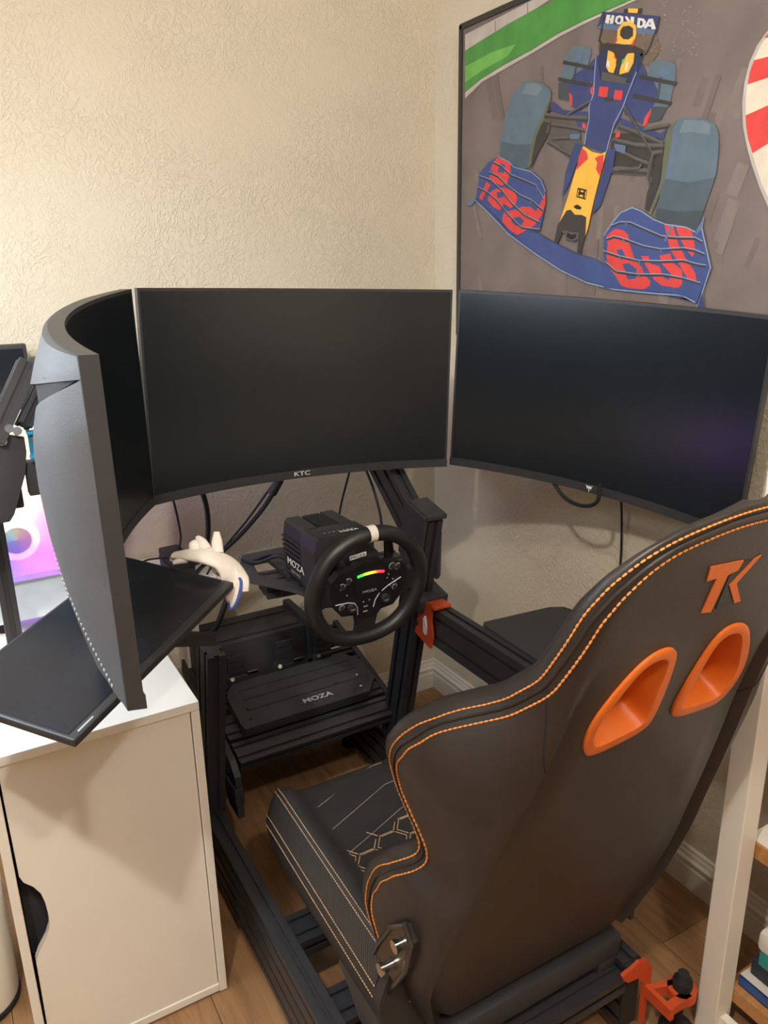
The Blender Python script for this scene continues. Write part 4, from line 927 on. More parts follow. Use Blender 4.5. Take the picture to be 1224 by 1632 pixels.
# seat-side arm with shifter plate
profile((.992, 1.505, .622), (.992, .98, .622), (1, 0, 0), .04, .10).build('side_arm', ALU, RG, smooth=False)
TP = frame((0, 0, .664), (1, 0, 0), (0, 1, 0), (0, 0, 1))
MB().prism([(1.005, 1.085), (1.012, 1.325), (1.022, 1.335), (1.205, 1.318), (1.235, 1.300), (1.245, 1.265), (1.245, 1.05), (1.02, 1.03)], TP, .008, .014).build('shifter_plate', ALU2, RG, smooth=False)
OB = MB()
TP = frame((.968, 0, 0), (0, -1, 0), (0, 0, 1), (-1, 0, 0))
OB.prism([(-1.555, .588), (-1.470, .566), (-1.462, .600), (-1.470, .642), (-1.462, .688), (-1.520, .678), (-1.555, .655)], TP, 0, .008)
OB.box((.985, 1.500, .679), (.05, .10, .008), bev=.002)
ob = OB.build('corner_bracket', ORANGE, RG, smooth=False)
bb = MB(); bolt(bb, (.960, 1.532, .655), (-1, 0, 0), .010, .004); bolt(bb, (.960, 1.532, .615), (-1, 0, 0), .010, .004)
tag(bb.build('bracket_bolts', BLACK, ob), 'black bolt heads')
MB().prism([(-1.493, .604), (-1.483, .600), (-1.480, .622), (-1.486, .650), (-1.494, .640)], frame((.9595, 0, 0), (0, -1, 0), (0, 0, 1), (-1, 0, 0)), 0, .005).build('white_clip', WHITEP, ob, smooth=False)
# levelling feet with orange brackets at the rail ends
def foot(x, y, sg, vis):
    mb = MB()
    TP = frame((0, y, 0), (1, 0, 0), (0, 0, 1), (0, -1, 0))
    X = lambda a: x + sg * a
    mb.prism([(X(-.055), .178), (X(-.012), .190), (X(.012), .182), (X(.026), .155), (X(.026), .118), (X(.020), .09), (X(.020), .022), (X(.010), .022), (X(.008), .125), (X(-.012), .150), (X(-.040), .155), (X(-.052), .168)], TP, 0, .008)
    TQ = frame((0, 0, .105), (1, 0, 0), (0, 1, 0), (0, 0, 1))
    cxk, cyk = X(.072), y - .045
    def bar(a, b, h):
        a = Vector(a); b = Vector(b); d = (b - a).normalized(); n = Vector((-d.y, d.x)) * h
        mb.prism([tuple(a + n), tuple(b + n), tuple(b - n), tuple(a - n)], TQ, -.008, .012)
    bar((X(.014), y - .012), (cxk, cyk + .014), .006); bar((X(.014), y - .060), (cxk, cyk - .016), .008)
    mb.cyl((cxk, cyk, .097), (cxk, cyk, .117), .028, 20)
    mb.prism([(X(.010), y - .072), (X(.020), y - .072), (X(.020), y + .0), (X(.010), y + .0)], TQ, -.012, .014)
    o = mb.build('foot_bracket', ORANGE, RG, smooth=False)
    k = MB(); k.cyl((cxk, cyk, .117), (cxk, cyk, .135), .019, 10); k.cyl((cxk, cyk, .135), (cxk, cyk, .152), .016, 10, .011); k.cyl((cxk, cyk, .02), (cxk, cyk, .117), .008, 12)
    k.build('foot_screw', RUBBER, o)
    lathe(MB(), [(0, 0), (.036, 0), (.036, .010), (.028, .02), (.010, .024), (0, .024)], cxk, cyk, 24).build('foot_pad', RUBBER, o)
foot(.985 + .021, .795, 1, True); foot(.430 - .021, .795, -1, False)
for x in (rl, rr): lathe(MB(), [(0, 0), (.03, 0), (.03, .014), (.012, .02), (.012, .031), (0, .031)], x, 1.97, 20).build('foot_pad', RUBBER, RG)
for x in (rl, rr): MB().box((x, .797, .110), (.042, .006, .16), bev=.002).build('rail_end_cap', RUBBER, RG)

# ================================================================== WHEEL BASE
WC = Vector((.718, 1.340, .833)); tilt = math.radians(-9)
wz = Vector((0, math.sin(tilt), math.cos(tilt)))              # up in the wheel plane
wn = Vector((0, -math.cos(tilt), math.sin(tilt)))             # towards the driver
wx = Vector((1, 0, 0))
WB = thing('wheel_base', 'black finned direct-drive motor box behind the steering wheel', 'wheel base', (.70, 1.5, zt + .01))
BX0, BX1, BY0, BY1, BZ0, BZ1 = .634, .776, 1.410, 1.585, zt + .0105, .930
bcx, bcy = (BX0 + BX1) / 2, (BY0 + BY1) / 2
mb = MB()
T0 = frame((0, BY0, 0), (1, 0, 0), (0, 0, 1), (0, 1, 0))
sec = [(BX0 + .014, BZ0), (BX1 - .014, BZ0), (BX1, BZ0 + .02), (BX1, BZ1 - .028), (BX1 - .006, BZ1 - .006), (BX1 - .012, BZ1), (BX0 + .012, BZ1), (BX0 + .006, BZ1 - .006), (BX0, BZ1 - .028), (BX0, BZ0 + .02)]
mb.prism(sec, T0, 0, .075); 
core = [(BX0 + .016, BZ0), (BX1 - .016, BZ0), (BX1 - .004, BZ0 + .02), (BX1 - .004, BZ1 - .03), (BX1 - .008, BZ1 - .006), (BX1 - .014, BZ1), (BX1 - .044, BZ1), (BX1 - .048, BZ1 - .014), (BX0 + .048, BZ1 - .014), (BX0 + .044, BZ1), (BX0 + .014, BZ1), (BX0 + .008, BZ1 - .006), (BX0 + .004, BZ1 - .03), (BX0 + .004, BZ0 + .02)]
mb.prism(core, T0, .07, BY1 - BY0)
body = mb.build('body', BLACK, WB, smooth=False)
for k in range(8):
    MB().box((BX0 + .0525 + k * .0053, BY0 + .122, BZ1 - .008), (.0022, .104, .015)).build('cooling_fin', BLACK, body, smooth=False)
for k in range(8):
    MB().box((BX0 + .0015, BY0 + .122, BZ0 + .03 + k * .011), (.007, .10, .0045)).build('side_fin', BLACK, body, smooth=False)
MB().box((bcx, BY0 + .036, BZ1 + .0015), (.118, .058, .003), bev=.001).build('top_cover', BLACK, WB)
text_mesh('MOZA', .023, frame((BX0 - .0022, BY0 + .100, .842), (0, -1, 0), (0, 0, 1), (-1, 0, 0)), .0006, sx=1.35).build('side_lettering', WHITEP, WB, smooth=False)
text_mesh('RACING', .009, frame((BX0 - .0022, BY0 + .100, .823), (0, -1, 0), (0, 0, 1), (-1, 0, 0)), .0006, sx=1.2, spacing=1.4).build('side_lettering_small', GREYP, WB, smooth=False)
text_mesh('MOZA', .010, frame((bcx + .018, BY0 + .014, BZ1 + .0032), (1, 0, 0), (0, 1, 0), (0, 0, 1)), .0006, sx=1.5).build('top_lettering', WHITEP, WB, smooth=False)
mb = MB()
for k in range(7): mb.box((bcx - .035 + k * .011, BY0 + .0235, BZ1 + .0033), (.005, .0015, .0008))
mb.build('top_marks', GREYP, WB, smooth=False)
ax = WC - wn * .0
mb = MB(); mb.cyl(WC - wn * .075, WC - wn * .045, .036, 24); mb.cyl(WC - wn * .045, WC - wn * .012, .024, 24)
mb.build('drive_shaft', BLACK, WB)
# ================================================================== STEERING WHEEL
SW = thing('steering_wheel', 'round black steering wheel with a white top mark and coloured lights', 'steering wheel', WC - wz * .14)
MW = frame(WC, wx, wz, wn)
ring = []
RRm, rt = .1265, .0163
for k in range(72):
    a = 2 * math.pi * k / 72; c, s = math.cos(a), math.sin(a); flat = .006 * max(0, -s - .8) * 5
    ring.append((RRm * c, (RRm - flat) * s, .004))
rim = MB(MW); rings = []
n = 14
for k in range(73):
    p = Vector(ring[k % 72]); d = Vector((p.x, p.y, 0)).normalized()
    bul = 1 + .07 * math.exp(-((abs(math.degrees(math.atan2(p.y, abs(p.x)))) - 18) / 16) ** 2)
    rings.append([p + d * rt * bul * math.cos(2 * math.pi * j / n) + Vector((0, 0, 1)) * rt * 1.08 * bul * math.sin(2 * math.pi * j / n) for j in range(n)])
rim.loft(rings, True, False); rim.build('rim', GRIP, SW, angle=60)
mk = MB(MW); rings = []
for k in range(5):
    a = math.radians(90 - 3.6 + 7.2 * k / 4); p = Vector((RRm * math.cos(a), RRm * math.sin(a), .004)); d = Vector((math.cos(a), math.sin(a), 0))
    rings.append([p + d * (rt + .0009) * math.cos(2 * math.pi * j / n) + Vector((0, 0, 1)) * (rt * 1.08 + .0009) * math.sin(2 * math.pi * j / n) for j in range(n)])
mk.loft(rings); mk.build('top_mark', mat('white_leather', (228, 222, 212), .5), SW)
# hub plate
hub = [(-.088, .034), (-.072, .050), (-.034, .056), (-.022, .066), (.022, .066), (.034, .056), (.072, .050), (.088, .034), (.090, .006), (.080, -.030), (.062, -.052), (.032, -.056), (.022, -.070), (-.022, -.070), (-.032, -.056), (-.062, -.052), (-.080, -.030), (-.090, .006)]
h = MB(MW); h.prism(hub, Matrix.Identity(4), -.010, .010); hubo = h.build('hub_plate', mat('hub_plastic', (20, 20, 22), .45, noise=.05), SW, smooth=False)
h = MB(MW); h.prism([(-.030, .048), (.030, .048), (.034, .010), (.028, -.012), (-.028, -.012), (-.034, .010)], Matrix.Identity(4), .010, .0135); h.build('centre_panel', mat('hub_panel', (26, 26, 28), .35), hubo, smooth=False)
# spokes
for sg in (-1, 1):
    h = MB(MW); h.loft([[(sg * x, y0, -.009), (sg * x, y1, -.009), (sg * x, y1, z), (sg * x, y0, z)] for x, y0, y1, z in ((.078, -.026, .030, .008), (.098, -.022, .024, .008), (.118, -.026, .030, .010))])
    h.build('spoke', mat('spoke_rubber', (27, 27, 29), .55), SW, smooth=False)
h = MB(MW); h.loft([[(-w, y, -.009), (w, y, -.009), (w, y, .009), (-w, y, .009)] for w, y in ((.026, -.062), (.021, -.088), (.024, -.118))])
h.build('spoke', mat('spoke_rubber', (27, 27, 29), .55), SW, smooth=False)
# shift-light strip
lc = [(40, 210, 60), (60, 220, 60), (120, 225, 50), (190, 225, 50), (245, 220, 50), (250, 190, 50), (250, 140, 50), (245, 70, 60), (240, 50, 70), (235, 40, 70)]
for k, c in enumerate(lc):
    a = -.0285 + k * .00633; y = .0415 - (a / .03) ** 2 * .0035
    MB(MW).box((a, y, .0142), (.0062, .0058, .0016), bev=.0006).build('shift_light', mat('light_%d' % k, c, .4, emit=2.2, noise=0), hubo)
# buttons, dials, print
def ringtube(cx, cy, r, a0, a1, t=.0009, m=GREYP, nm='dial_mark'):
    MB(MW).tube([(cx + r * math.cos(math.radians(lerp(a0, a1, k / 12))), cy + r * math.sin(math.radians(lerp(a0, a1, k / 12))), .0106) for k in range(13)], t, 5).build(nm, m, hubo)
for cx, cy in ((-.064, .020), (-.050, .030), (.052, .044), (.066, .040)):
    k = MB(MW); k.cyl((cx, cy, .009), (cx, cy, .0145), .0055, 14); k.build('button', BLACK, hubo)
    ringtube(cx, cy, .0072, -130 if cx < 0 else 50, 130 if cx < 0 else 310)
for cx, cy in ((-.062, -.030), (.062, -.008)):
    ringtube(cx, cy, .006, 0, 250); k = MB(MW); k.cyl((cx, cy, .009), (cx, cy, .014), .004, 12); k.build('button', BLACK, hubo)
for cx, cy in ((-.040, -.034), (.040, -.030)):
    k = MB(MW); k.cyl((cx, cy, .009), (cx, cy, .018), .0105, 20, .0095); k.build('rotary_knob', BLACK, hubo)
    MB(MW).box((cx, cy - .002, .0183), (.009, .0018, .0008)).build('knob_print', GREYP, hubo, smooth=False)
for cx, cy in ((-.012, -.028), (.002, -.026), (-.006, -.040), (-.006, -.052)):
    MB(MW).box((cx, cy, .0106), (.010 if cy < -.035 else .003, .0022, .0012)).build('button_print', GREYP, hubo, smooth=False)
for cx, cy in ((-.030, .020), (.042, .018), (.056, .012), (.063, .004), (.050, -.002), (.045, .026), (-.052, -.002)):
    k = MB(MW); k.cyl((cx, cy, .009), (cx, cy, .0116), .0015, 8); k.build('indicator', GREYP, hubo)
MB(MW).tube([(-.078, -.020, .0106), (-.048, -.021, .0106), (-.033, -.026, .0106), (-.026, -.038, .0106), (-.024, -.056, .0106)], .0011, 6).build('trim_line', mat('bright_line', (206, 208, 210), .4), hubo)
MB(MW).tube([(.076, .012, .0106), (.046, -.001, .0106), (.026, -.014, .0106), (.016, -.030, .0106), (.013, -.046, .0106)], .0011, 6).build('trim_line', mat('bright_line', (206, 208, 210), .4), hubo)
text_mesh('MOZA', .0085, MW @ Matrix.Translation((.0, -.002, .0137)), .0005, sx=1.4).build('hub_lettering', GREYP, hubo, smooth=False)
# quick release collar with white lettered band
q = MB(MW); q.cyl((-.004, .058, -.040), (-.004, .058, -.004), .034, 28); q.build('collar', BLACK, SW)
T0 = MW @ frame((-.026, .080, .002), (1, .10, 0), (-.10, 1, 0), (0, 0, 1))
MB(T0).box((0, 0, 0), (.038, .0095, .002), bev=.0006).build('white_band', WHITEP, SW)
text_mesh('MOZA', .0085, T0 @ Matrix.Translation((0, 0, .0012)), .0005, sx=1.35).build('band_lettering', BLACK, SW, smooth=False)
# shift paddles
for sg in (-1, 1):
    pz = MB(MW); pz.prism([(sg * .050, .010), (sg * .070, .005), (sg * .078, .055), (sg * .072, .084), (sg * .062, .092), (sg * .054, .080), (sg * .058, .045)], Matrix.Identity(4), -.034, -.028); pz.build('shift_paddle', BLACK, SW, smooth=False)

# ================================================================== PEDALS
PD = thing('pedal_set', 'black pedal set with a lettered heel plate on the sloping deck', 'pedals', (.76, 1.83, .30))
dn = pn
def pdk(a, h=0, x=.75): return p0 + pd * a + pn * (.0155 + h) + Vector((x, 0, 0))
MP = frame(pdk(0, 0, .755), (1, 0, 0), pd, pn)
m = MB(MP); m.prism([(-.200, .075), (.165, .075), (.185, .10), (.205, .12), (.205, .20), (.165, .245), (-.175, .245), (-.195, .22), (-.205, .20), (-.205, .095)], Matrix.Identity(4), .0005, .030)
heel = m.build('heel_plate', ALU2, PD, smooth=False)
for a in (.135, .175, .21):
    MB(MP).box((0, a, .0302), (.34, .0025, .0012)).build('plate_groove', RUBBER, heel, smooth=False)
text_mesh('MOZA', .021, MP @ Matrix.Translation((.02, .108, .0303)), .0006, sx=1.45, bold=.0004).build('plate_lettering', mat('silver_print', (190, 192, 196), .4), heel, smooth=False)
text_mesh('RACING', .009, MP @ Matrix.Translation((.03, .088, .0303)), .0006, sx=1.2, spacing=1.7).build('plate_lettering_small', mat('dim_print', (92, 94, 98), .5), heel, smooth=False)
for x, a in ((.15, .10), (.16, .145), (-.175, .105), (-.17, .14), (.09, .14)):
    k = MB(); bolt(k, MP @ Vector((x, a, .0302)), pn, .004, .003); k.build('plate_screw', CHROME if x > .1 else BLACK, heel)
for x, top in ((-.155, .085), (-.015, .095), (.105, .085)):
    m = MB(MP); m.box((x, .30, .02), (.055, .10, .045), bev=.003); ped = m.build('pedal_base', ALU2, PD)
    m = MB(MP); m.tube([(x, .290, .03), (x, .282, .06), (x, .272, top)], .008, 10); m.build('pedal_arm', BLACK, ped)
    m = MB(MP @ Matrix.Translation((x, .264, top - .025)) @ Matrix.Rotation(math.radians(-14), 4, 'X')); m.box((0, 0, 0), (.052, .008, .085), bev=.003); fc = m.build('pedal_face', BLACK, ped)
    mm = MB(MP @ Matrix.Translation((x, .264, top - .025)) @ Matrix.Rotation(math.radians(-14), 4, 'X'))
    for r in range(4): mm.box((0, -.0045, -.028 + r * .018), (.04, .0014, .003))
    mm.build('face_grip', RUBBER, ped, smooth=False)
    k = MB(); bolt(k, MP @ Vector((x - .02, .245, .045)), (0, -1, .6), .006, .004); k.build('silver_screw', CHROME, ped)
    MB(MP).box((x + .045, .262, .04), (.030, .006, .008), bev=.001).build('silver_tab', CHROME, ped)

# ================================================================== SEAT
ST = thing('bucket_chair', 'black leatherette bucket seat with orange stitching and vents', 'seat', (.745, 1.0, .19))
S0 = Vector((.769, .826, .277)); SU = Vector((0, -.320, .947)).normalized(); SN = Vector((0, .947, .320)).normalized()
def SP(s, w, d): return S0 + SU * s + Vector((w, 0, 0)) + SN * d
pwT = [(-0.03, 0.214), (0, 0.242), (0.05, 0.264), (0.1, 0.28), (0.15, 0.289), (0.205, 0.291), (0.26, 0.291), (0.317, 0.286), (0.345, 0.268), (0.365, 0.258), (0.385, 0.261), (0.41, 0.268), (0.443, 0.278), (0.5, 0.296), (0.54, 0.304), (0.58, 0.302), (0.61, 0.29), (0.64, 0.272), (0.68, 0.245), (0.71, 0.23), (0.77, 0.218), (0.834, 0.214), (0.88, 0.207), (0.916, 0.193), (0.944, 0.174), (0.958, 0.16), (0.969, 0.143), (0.977, 0.125), (0.983, 0.104), (0.988, 0.078), (0.9915, 0.046), (0.994, 0.012), (1.01, 0.012)]
pdT = [(-.03, .02), (0, .03), (.05, .09), (.10, .142), (.15, .168), (.205, .172), (.26, .162), (.317, .134), (.35, .112), (.365, .108), (.385, .122), (.41, .148), (.443, .172), (.50, .180), (.54, .174), (.58, .160), (.61, .146), (.64, .130), (.68, .097), (.71, .072), (.77, .040), (.834, .028), (.88, .024), (.92, .018), (.955, .010), (.975, .005), (.99, .003), (1, .003)]
cwT = [(-.03, .19), (0, .21), (.12, .245), (.25, .246), (.358, .230), (.45, .218), (.55, .200), (.624, .184), (.70, .176), (.79, .172), (.88, .160), (.95, .12), (.985, .06), (1, .008)]
grT = [(-.03, 1), (.60, 1), (.72, .6), (.80, 0), (1, 0)]           # strength of the crease
def section(s):
    pw = smooth_tab(pwT, s, .008); pd_ = smooth_tab(pdT, s, .008); cw = min(smooth_tab(cwT, s, .02), pw - .024 if pw > .1 else pw * .76); g = interp(grT, s)
    thick = .062 if s < .86 else lerp(.062, .026, min(1, (s - .86) / .1))
    rf = 1.0 if s < .86 else lerp(1, .35, min(1, (s - .86) / .1)); ws = min(1, pw / .16)
    a = [(0, 0), (cw * .35, 0), (cw * .7, 0), (cw - .016, 0), (cw - .004, .010 * g), (cw + .004, .013 * g), (cw + .014, -.006 * g)]
    w0, d0 = cw + .014, -.006 * g
    nb = 9
    for k in range(1, nb + 1):
        t = k / nb * math.pi / 2
        a.append((w0 + (pw - w0) * math.sin(t) ** .95, d0 + (pd_ - d0) * (1 - math.cos(t) ** .9)))
    a += [(pw - .003 * ws, pd_ + .010 * rf), (pw - .014 * ws, pd_ + .017 * rf), (pw - .032 * ws, pd_ + .012 * rf)]
    wi = pw * .60; di = min(thick, pd_ + .010) if s > .75 else thick
    a += [(lerp(pw - .032 * ws, wi, .55), lerp(pd_ + .012 * rf, di, .62)), (wi, di), (wi * .5, di - .004), (0, di - .006)]
    return a
NS = 110
ss = [-.02 + .92 * k / 80 for k in range(80)] + [.90 + .094 * (1 - (1 - k / 36) ** 1.6) for k in range(37)]
shell = MB(); rings = []
for s in ss:
    a = section(s)
    full = [SP(s, -w, d) for w, d in reversed(a[1:-1])] ; right = [SP(s, w, d) for w, d in a]
    ring = right + [SP(s, -w, d) for w, d in reversed(a[1:-1])]
    rings.append(ring)
shell.loft(rings)
shell_o = shell.build('backrest_shell', LEATHER, ST, angle=50)
# vent openings cut through the backrest
ventL = [(.640, -.106), (.668, -.117), (.705, -.115), (.752, -.094), (.784, -.070), (.796, -.046), (.793, -.022), (.772, -.006), (.712, .005), (.655, .006), (.637, -.012), (.630, -.052), (.629, -.088)]
ventL = [(s, w - .026) for s, w in ventL]
def closed_smooth(v, n=4):
    P = [Vector(p) for p in v]; m = len(P); out = []
    for i in range(m):
        a, b, c, d = P[i - 1], P[i], P[(i + 1) % m], P[(i + 2) % m]
        for k in range(n):
            t = k / n; q = .5 * ((2 * b) + (c - a) * t + (2 * a - 5 * b + 4 * c - d) * t * t + (3 * b - a - 3 * c + d) * t ** 3); out.append((q.x, q.y))
    return out
ventL = closed_smooth(ventL)
def mirror(v): return [(s, -w) for s, w in reversed(v)]
vents = [ventL, mirror(ventL)]
def scaled(v, k):
    cs = sum(p[0] for p in v) / len(v); cw = sum(p[1] for p in v) / len(v)
    return [(cs + (s - cs) * k, cw + (w - cw) * k) for s, w in v]
def inset(v, d):
    cs = sum(p[0] for p in v) / len(v); cw = sum(p[1] for p in v) / len(v); out = []
    for s, w in v:
        L = math.hypot(s - cs, w - cw); k = max(.1, (L - d) / L); out.append((cs + (s - cs) * k, cw + (w - cw) * k))
    return out
cut = MB()
for v in vents:
    c = inset(v, .007)
    cut.loft([[SP(s, w, d) for s, w in c] for d in (-.05, .2)])
cut_o = cut.build('cutter', LEATHER, ST, smooth=False)
bo = shell_o.modifiers.new('cut', 'BOOLEAN'); bo.object = cut_o; bo.operation = 'DIFFERENCE'; bo.solver = 'EXACT'
dg = bpy.context.evaluated_depsgraph_get()
new = bpy.data.meshes.new_from_object(shell_o.evaluated_get(dg))
shell_o.modifiers.clear(); shell_o.data = new
bpy.data.objects.remove(cut_o)
for iv, v in enumerate(vents):
    o0 = v; o1 = inset(v, .016); o2 = inset(v, .032)
    m = MB(); m.loft([[SP(s, w, d) for s, w in c] for c, d in ((o0, .0005), (o0, -.0035), (inset(v, .003), -.005), (o1, -.004), (inset(v, .019), .002), (o2, .044), (o2, .050), (inset(v, .008), .040), (inset(v, .008), .004))] , True, False)
    vo = m.build('vent_frame', ORANGEP, ST, angle=40)
    # inside of the vent: orange moulding; on one, a flat dark patch stands for the shaded hole
    cs = sum(p[0] for p in o2) / len(o2); cw_ = sum(p[1] for p in o2) / len(o2)
    MB().loft([[SP(s, w, d) for s, w in o2] for d in (.047, .052)]).build('vent_floor', ORANGEP, vo, smooth=False)
    if iv == 1:
        MB().prism([(.762, .058), (.742, .076), (.700, .066), (.690, .040)], frame(S0, SU, (1, 0, 0), SN), .0455, .0468).build('vent_hole_patch', mat('hole_shade', (30, 30, 30), .8), vo, smooth=False)
# emblem
TL = frame(S0, (1, 0, 0), SU, -SN)
lg = MB(); lg.prism([(-.047, .917), (.013, .912), (.011, .898), (-.005, .894), (-.003, .837), (-.022, .841), (-.025, .895), (-.042, .895)], TL, -.0005, .0016)
lg.prism([(.045, .912), (.035, .909), (.009, .875), (.039, .839), (.051, .839), (.022, .875)], TL, -.0005, .0016)
lg.build('emblem_orange', ORANGEP, ST, smooth=False)
lg = MB(); lg.prism([(.016, .910), (.030, .908), (.005, .875), (.036, .839), (.006, .838), (.000, .890)], TL, -.0005, .0009)
lg.build('emblem_black', BLACK, ST, smooth=False)  # black shape of the emblem beside the orange letters
# piping band and stitch rows that follow the rim
def rimpt(s, sg, k):
    a = section(s); i = 15 - k   # index of the piping point is 15
    i0 = int(math.floor(i)); f = i - i0; w = lerp(a[i0][0], a[i0 + 1][0], f) if f else a[i0][0]; d = lerp(a[i0][1], a[i0 + 1][1], f) if f else a[i0][1]
    return SP(s, sg * w, d)
def rimcurve(k, off):
    pts = []
    sl = [.02 + .86 * i / 200 for i in range(200)] + [.88 + .1138 * (1 - (1 - i / 80) ** 1.8) for i in range(81)]
    for s in sl: pts.append(rimpt(s, -1, k))
    for s in reversed(sl): pts.append(rimpt(s, 1, k))
    # push outward from the shell centre
    out = []
    for p in pts:
        c = S0 + SU * ((p - S0).dot(SU)) + SN * .07
        if (p - S0).dot(SU) > .93: c = S0 + SU * .90 + SN * .05
        out.append(p + (p - c).normalized() * off)
    return out
def resample(pts, step):
    out = [pts[0]]; acc = 0
    for a, b in zip(pts, pts[1:]):
        L = (b - a).length
        while acc + L >= step:
            t = (step - acc) / L; a = a + (b - a) * t; out.append(a.copy()); L = (b - a).length; acc = 0
        acc += L
    return out
def dashes(pts, step, fill, r):
    mb = MB(); P = resample(pts, step)
    for a, b in zip(P, P[1:]):
        mb.tube([a, a.lerp(b, fill * .5), a.lerp(b, fill)], [r * .6, r, r * .6], 5)
    return mb
from mathutils.kdtree import KDTree
_rim = rimcurve(0, 0.0)
_kd = KDTree(len(_rim))
for _i, _p in enumerate(_rim): _kd.insert(_p, _i)
_kd.balance()
def surf_d(s, w):
    a = section(s)[:16]
    for (w0, d0), (w1, d1) in zip(a, a[1:]):
        if w0 <= w <= w1 and w1 > w0: return d0 + (d1 - d0) * (w - w0) / (w1 - w0)
    return a[-1][1]
def isoline(dist):
    """line on the rear face that keeps a set distance from the rim"""
    half = []
    for s in [.03 + .82 * i / 240 for i in range(240)] + [.85 + .144 * i / 120 for i in range(121)]:
        a = [Vector(q) for q in section(s)[:16]]; a.reverse(); hit = None
        for x, y in zip(a, a[1:]):
            for k in range(8):
                q = x.lerp(y, k / 8); P = SP(s, -q.x, q.y)
                if _kd.find(P)[2] >= dist: hit = q; break
            if hit: break
        if hit: half.append((s, hit.x, hit.y))
    half = [h for h in half if h[0] < .9 or h[1] > .055]
    sm = []
    for i in range(len(half)):
        w = half[max(0, i - 3):i + 4]; sm.append(tuple(sum(c[k] for c in w) / len(w) for k in range(3)))
    half = sm; s1, w1, d1 = half[-1]; sa = max(.9935 - dist, s1)
    for k in range(1, 9):
        w = w1 * (1 - k / 8); s = s1 + (sa - s1) * (1 - (w / w1) ** 2); half.append((s, w, surf_d(s, w)))
    P = [SP(s, -w, d) for s, w, d in half] + [SP(s, w, d) for s, w, d in reversed(half)]
    out = []
    for p in P:
        c = S0 + SU * min(.90, (p - S0).dot(SU)) + SN * .09
        out.append(p + (p - c).normalized() * .0010)
    return out
for dist in (.007, .027):
    tag(dashes(isoline(dist), .0078, .80, .0017).build('rim_stitching', STITCH, ST), kind='stuff')
MB().tube(isoline(.016), .0022, 6).build('rim_welt', LEATHER, ST)
# seam across the shoulder
def shoulder(sg):
    pts = []
    for k in range(14):
        t = k / 13; s = lerp(.765, .60, t); a = section(s); seq = a[3:16]
        i = lerp(9.5, 1.6, t ** .8); i0 = int(i); f = i - i0; w = lerp(seq[i0][0], seq[i0 + 1][0], f); d = lerp(seq[i0][1], seq[i0 + 1][1], f)
        pts.append(SP(s, sg * w, d) - SN * .0002)
    return pts
for sg in (-1, 1): MB().tube(shoulder(sg), .0012, 6).build('shoulder_seam', RUBBER, ST)
# ---- cushion
CXC = .757
def cz(y): return lerp(.392, .412, (y - .85) / .5)
def cush_section(y):
    z = cz(y); k = 1.0
    e = max(0, (y - 1.30) / .085); drop = .055 * e * e if e < 1.05 else .06
    zz = z - drop
    return [(0, zz), (.10, zz), (.20, zz - .001), (.228, zz + .004), (.237, zz + .016), (.258, zz + .024), (.274, zz + .018), (.284, zz + .003), (.297, zz - .032), (.301, zz - .045), (.300, zz - .062), (.294, zz - .10), (.282, .262), (0, .262)]
ys = [.845 + (1.385 - .845) * k / 26 for k in range(27)]
m = MB(); rings = []
for y in ys:
    a = cush_section(y); sh = 1 - .10 * max(0, (y - 1.31) / .075) ** 2
    rings.append([Vector((CXC + w * sh, y, z)) for w, z in a] + [Vector((CXC - w * sh, y, z)) for w, z in reversed(a[1:-1])])
m.loft(rings); cu = m.build('cushion', LEATHER2, ST, angle=55)
# carbon-look panels on the bolsters
for sg in (-1, 1):
    m = MB(); rows = []
    for y in ys[1:-3]:
        a = cush_section(y); sh = 1 - .10 * max(0, (y - 1.31) / .075) ** 2
        rows.append([Vector((CXC + sg * (a[i][0] * sh + .0012), y, a[i][1] + .0012)) for i in (6, 7, 8)])
    m.loft(rows, False, False); m.build('bolster_panel', CARBON, cu, angle=60)
    for idx, off in ((5, .012), (6, 0), (8, .004), (9, .0)):
        pts = []
        for y in ys[1:-1]:
            a = cush_section(y); sh = 1 - .10 * max(0, (y - 1.31) / .075) ** 2
            w, z = a[idx]
            if idx == 5: w += .009; z -= .001
            if idx == 9: z -= .004
            if idx == 8: z += .003
            pts.append(Vector((CXC + sg * (w * sh + .0012), y, z + .0012)))
        tag(dashes(pts, .0062, .76, .0011).build('bolster_stitching', STITCHP, cu), kind='stuff')
HEX = [[(0.527, 1.252), (0.71, 1.327), (0.742, 1.327)], [(0.526, 1.179), (0.704, 1.253), (0.742, 1.253)], [(0.525, 1.107), (0.608, 1.138), (0.695, 1.172), (.757, 1.172)]]
pu = MB()
def stitchline(mb, pts, r=.0009):
    P = [Vector((x, y, cz(y) + .0008 - (.055 * max(0, (y - 1.30) / .085) ** 2))) for x, y in pts]
    R = resample(P, .005)
    for a, b in zip(R, R[1:]): mb.tube([a, a.lerp(b, .8)], r, 4)
for l in HEX:
    stitchline(pu, l); stitchline(pu, [(2 * CXC - x, y) for x, y in l])
pu_o = pu.build('insert_stitching', mat('grey_thread', (150, 138, 126), .7), cu); tag(pu_o, kind='stuff')
hx = MB()
def inchev(x, y): return abs(x - CXC) < .225 and y < 1.105 + (min(.17, .23 - abs(x - CXC))) * .38 and y > .90
for i in range(-4, 6):
    for j in range(0, 6):
        c = (.745 + i * .0565, 1.192 - j * .046 - (.023 if i % 2 else 0))
        for k in range(6):
            H6 = lambda a: (c[0] + .031 * math.cos(math.radians(a)) * 1.05, c[1] + .0225 * math.sin(math.radians(a)) * 1.1)
            a, b = H6(60 * k), H6(60 * k + 60)
            mid = ((a[0] + b[0]) / 2, (a[1] + b[1]) / 2)
            if inchev(*mid): stitchline(hx, [a, b], .0010)
tag(hx.build('hexagon_stitching', STITCHP, cu), kind='stuff')
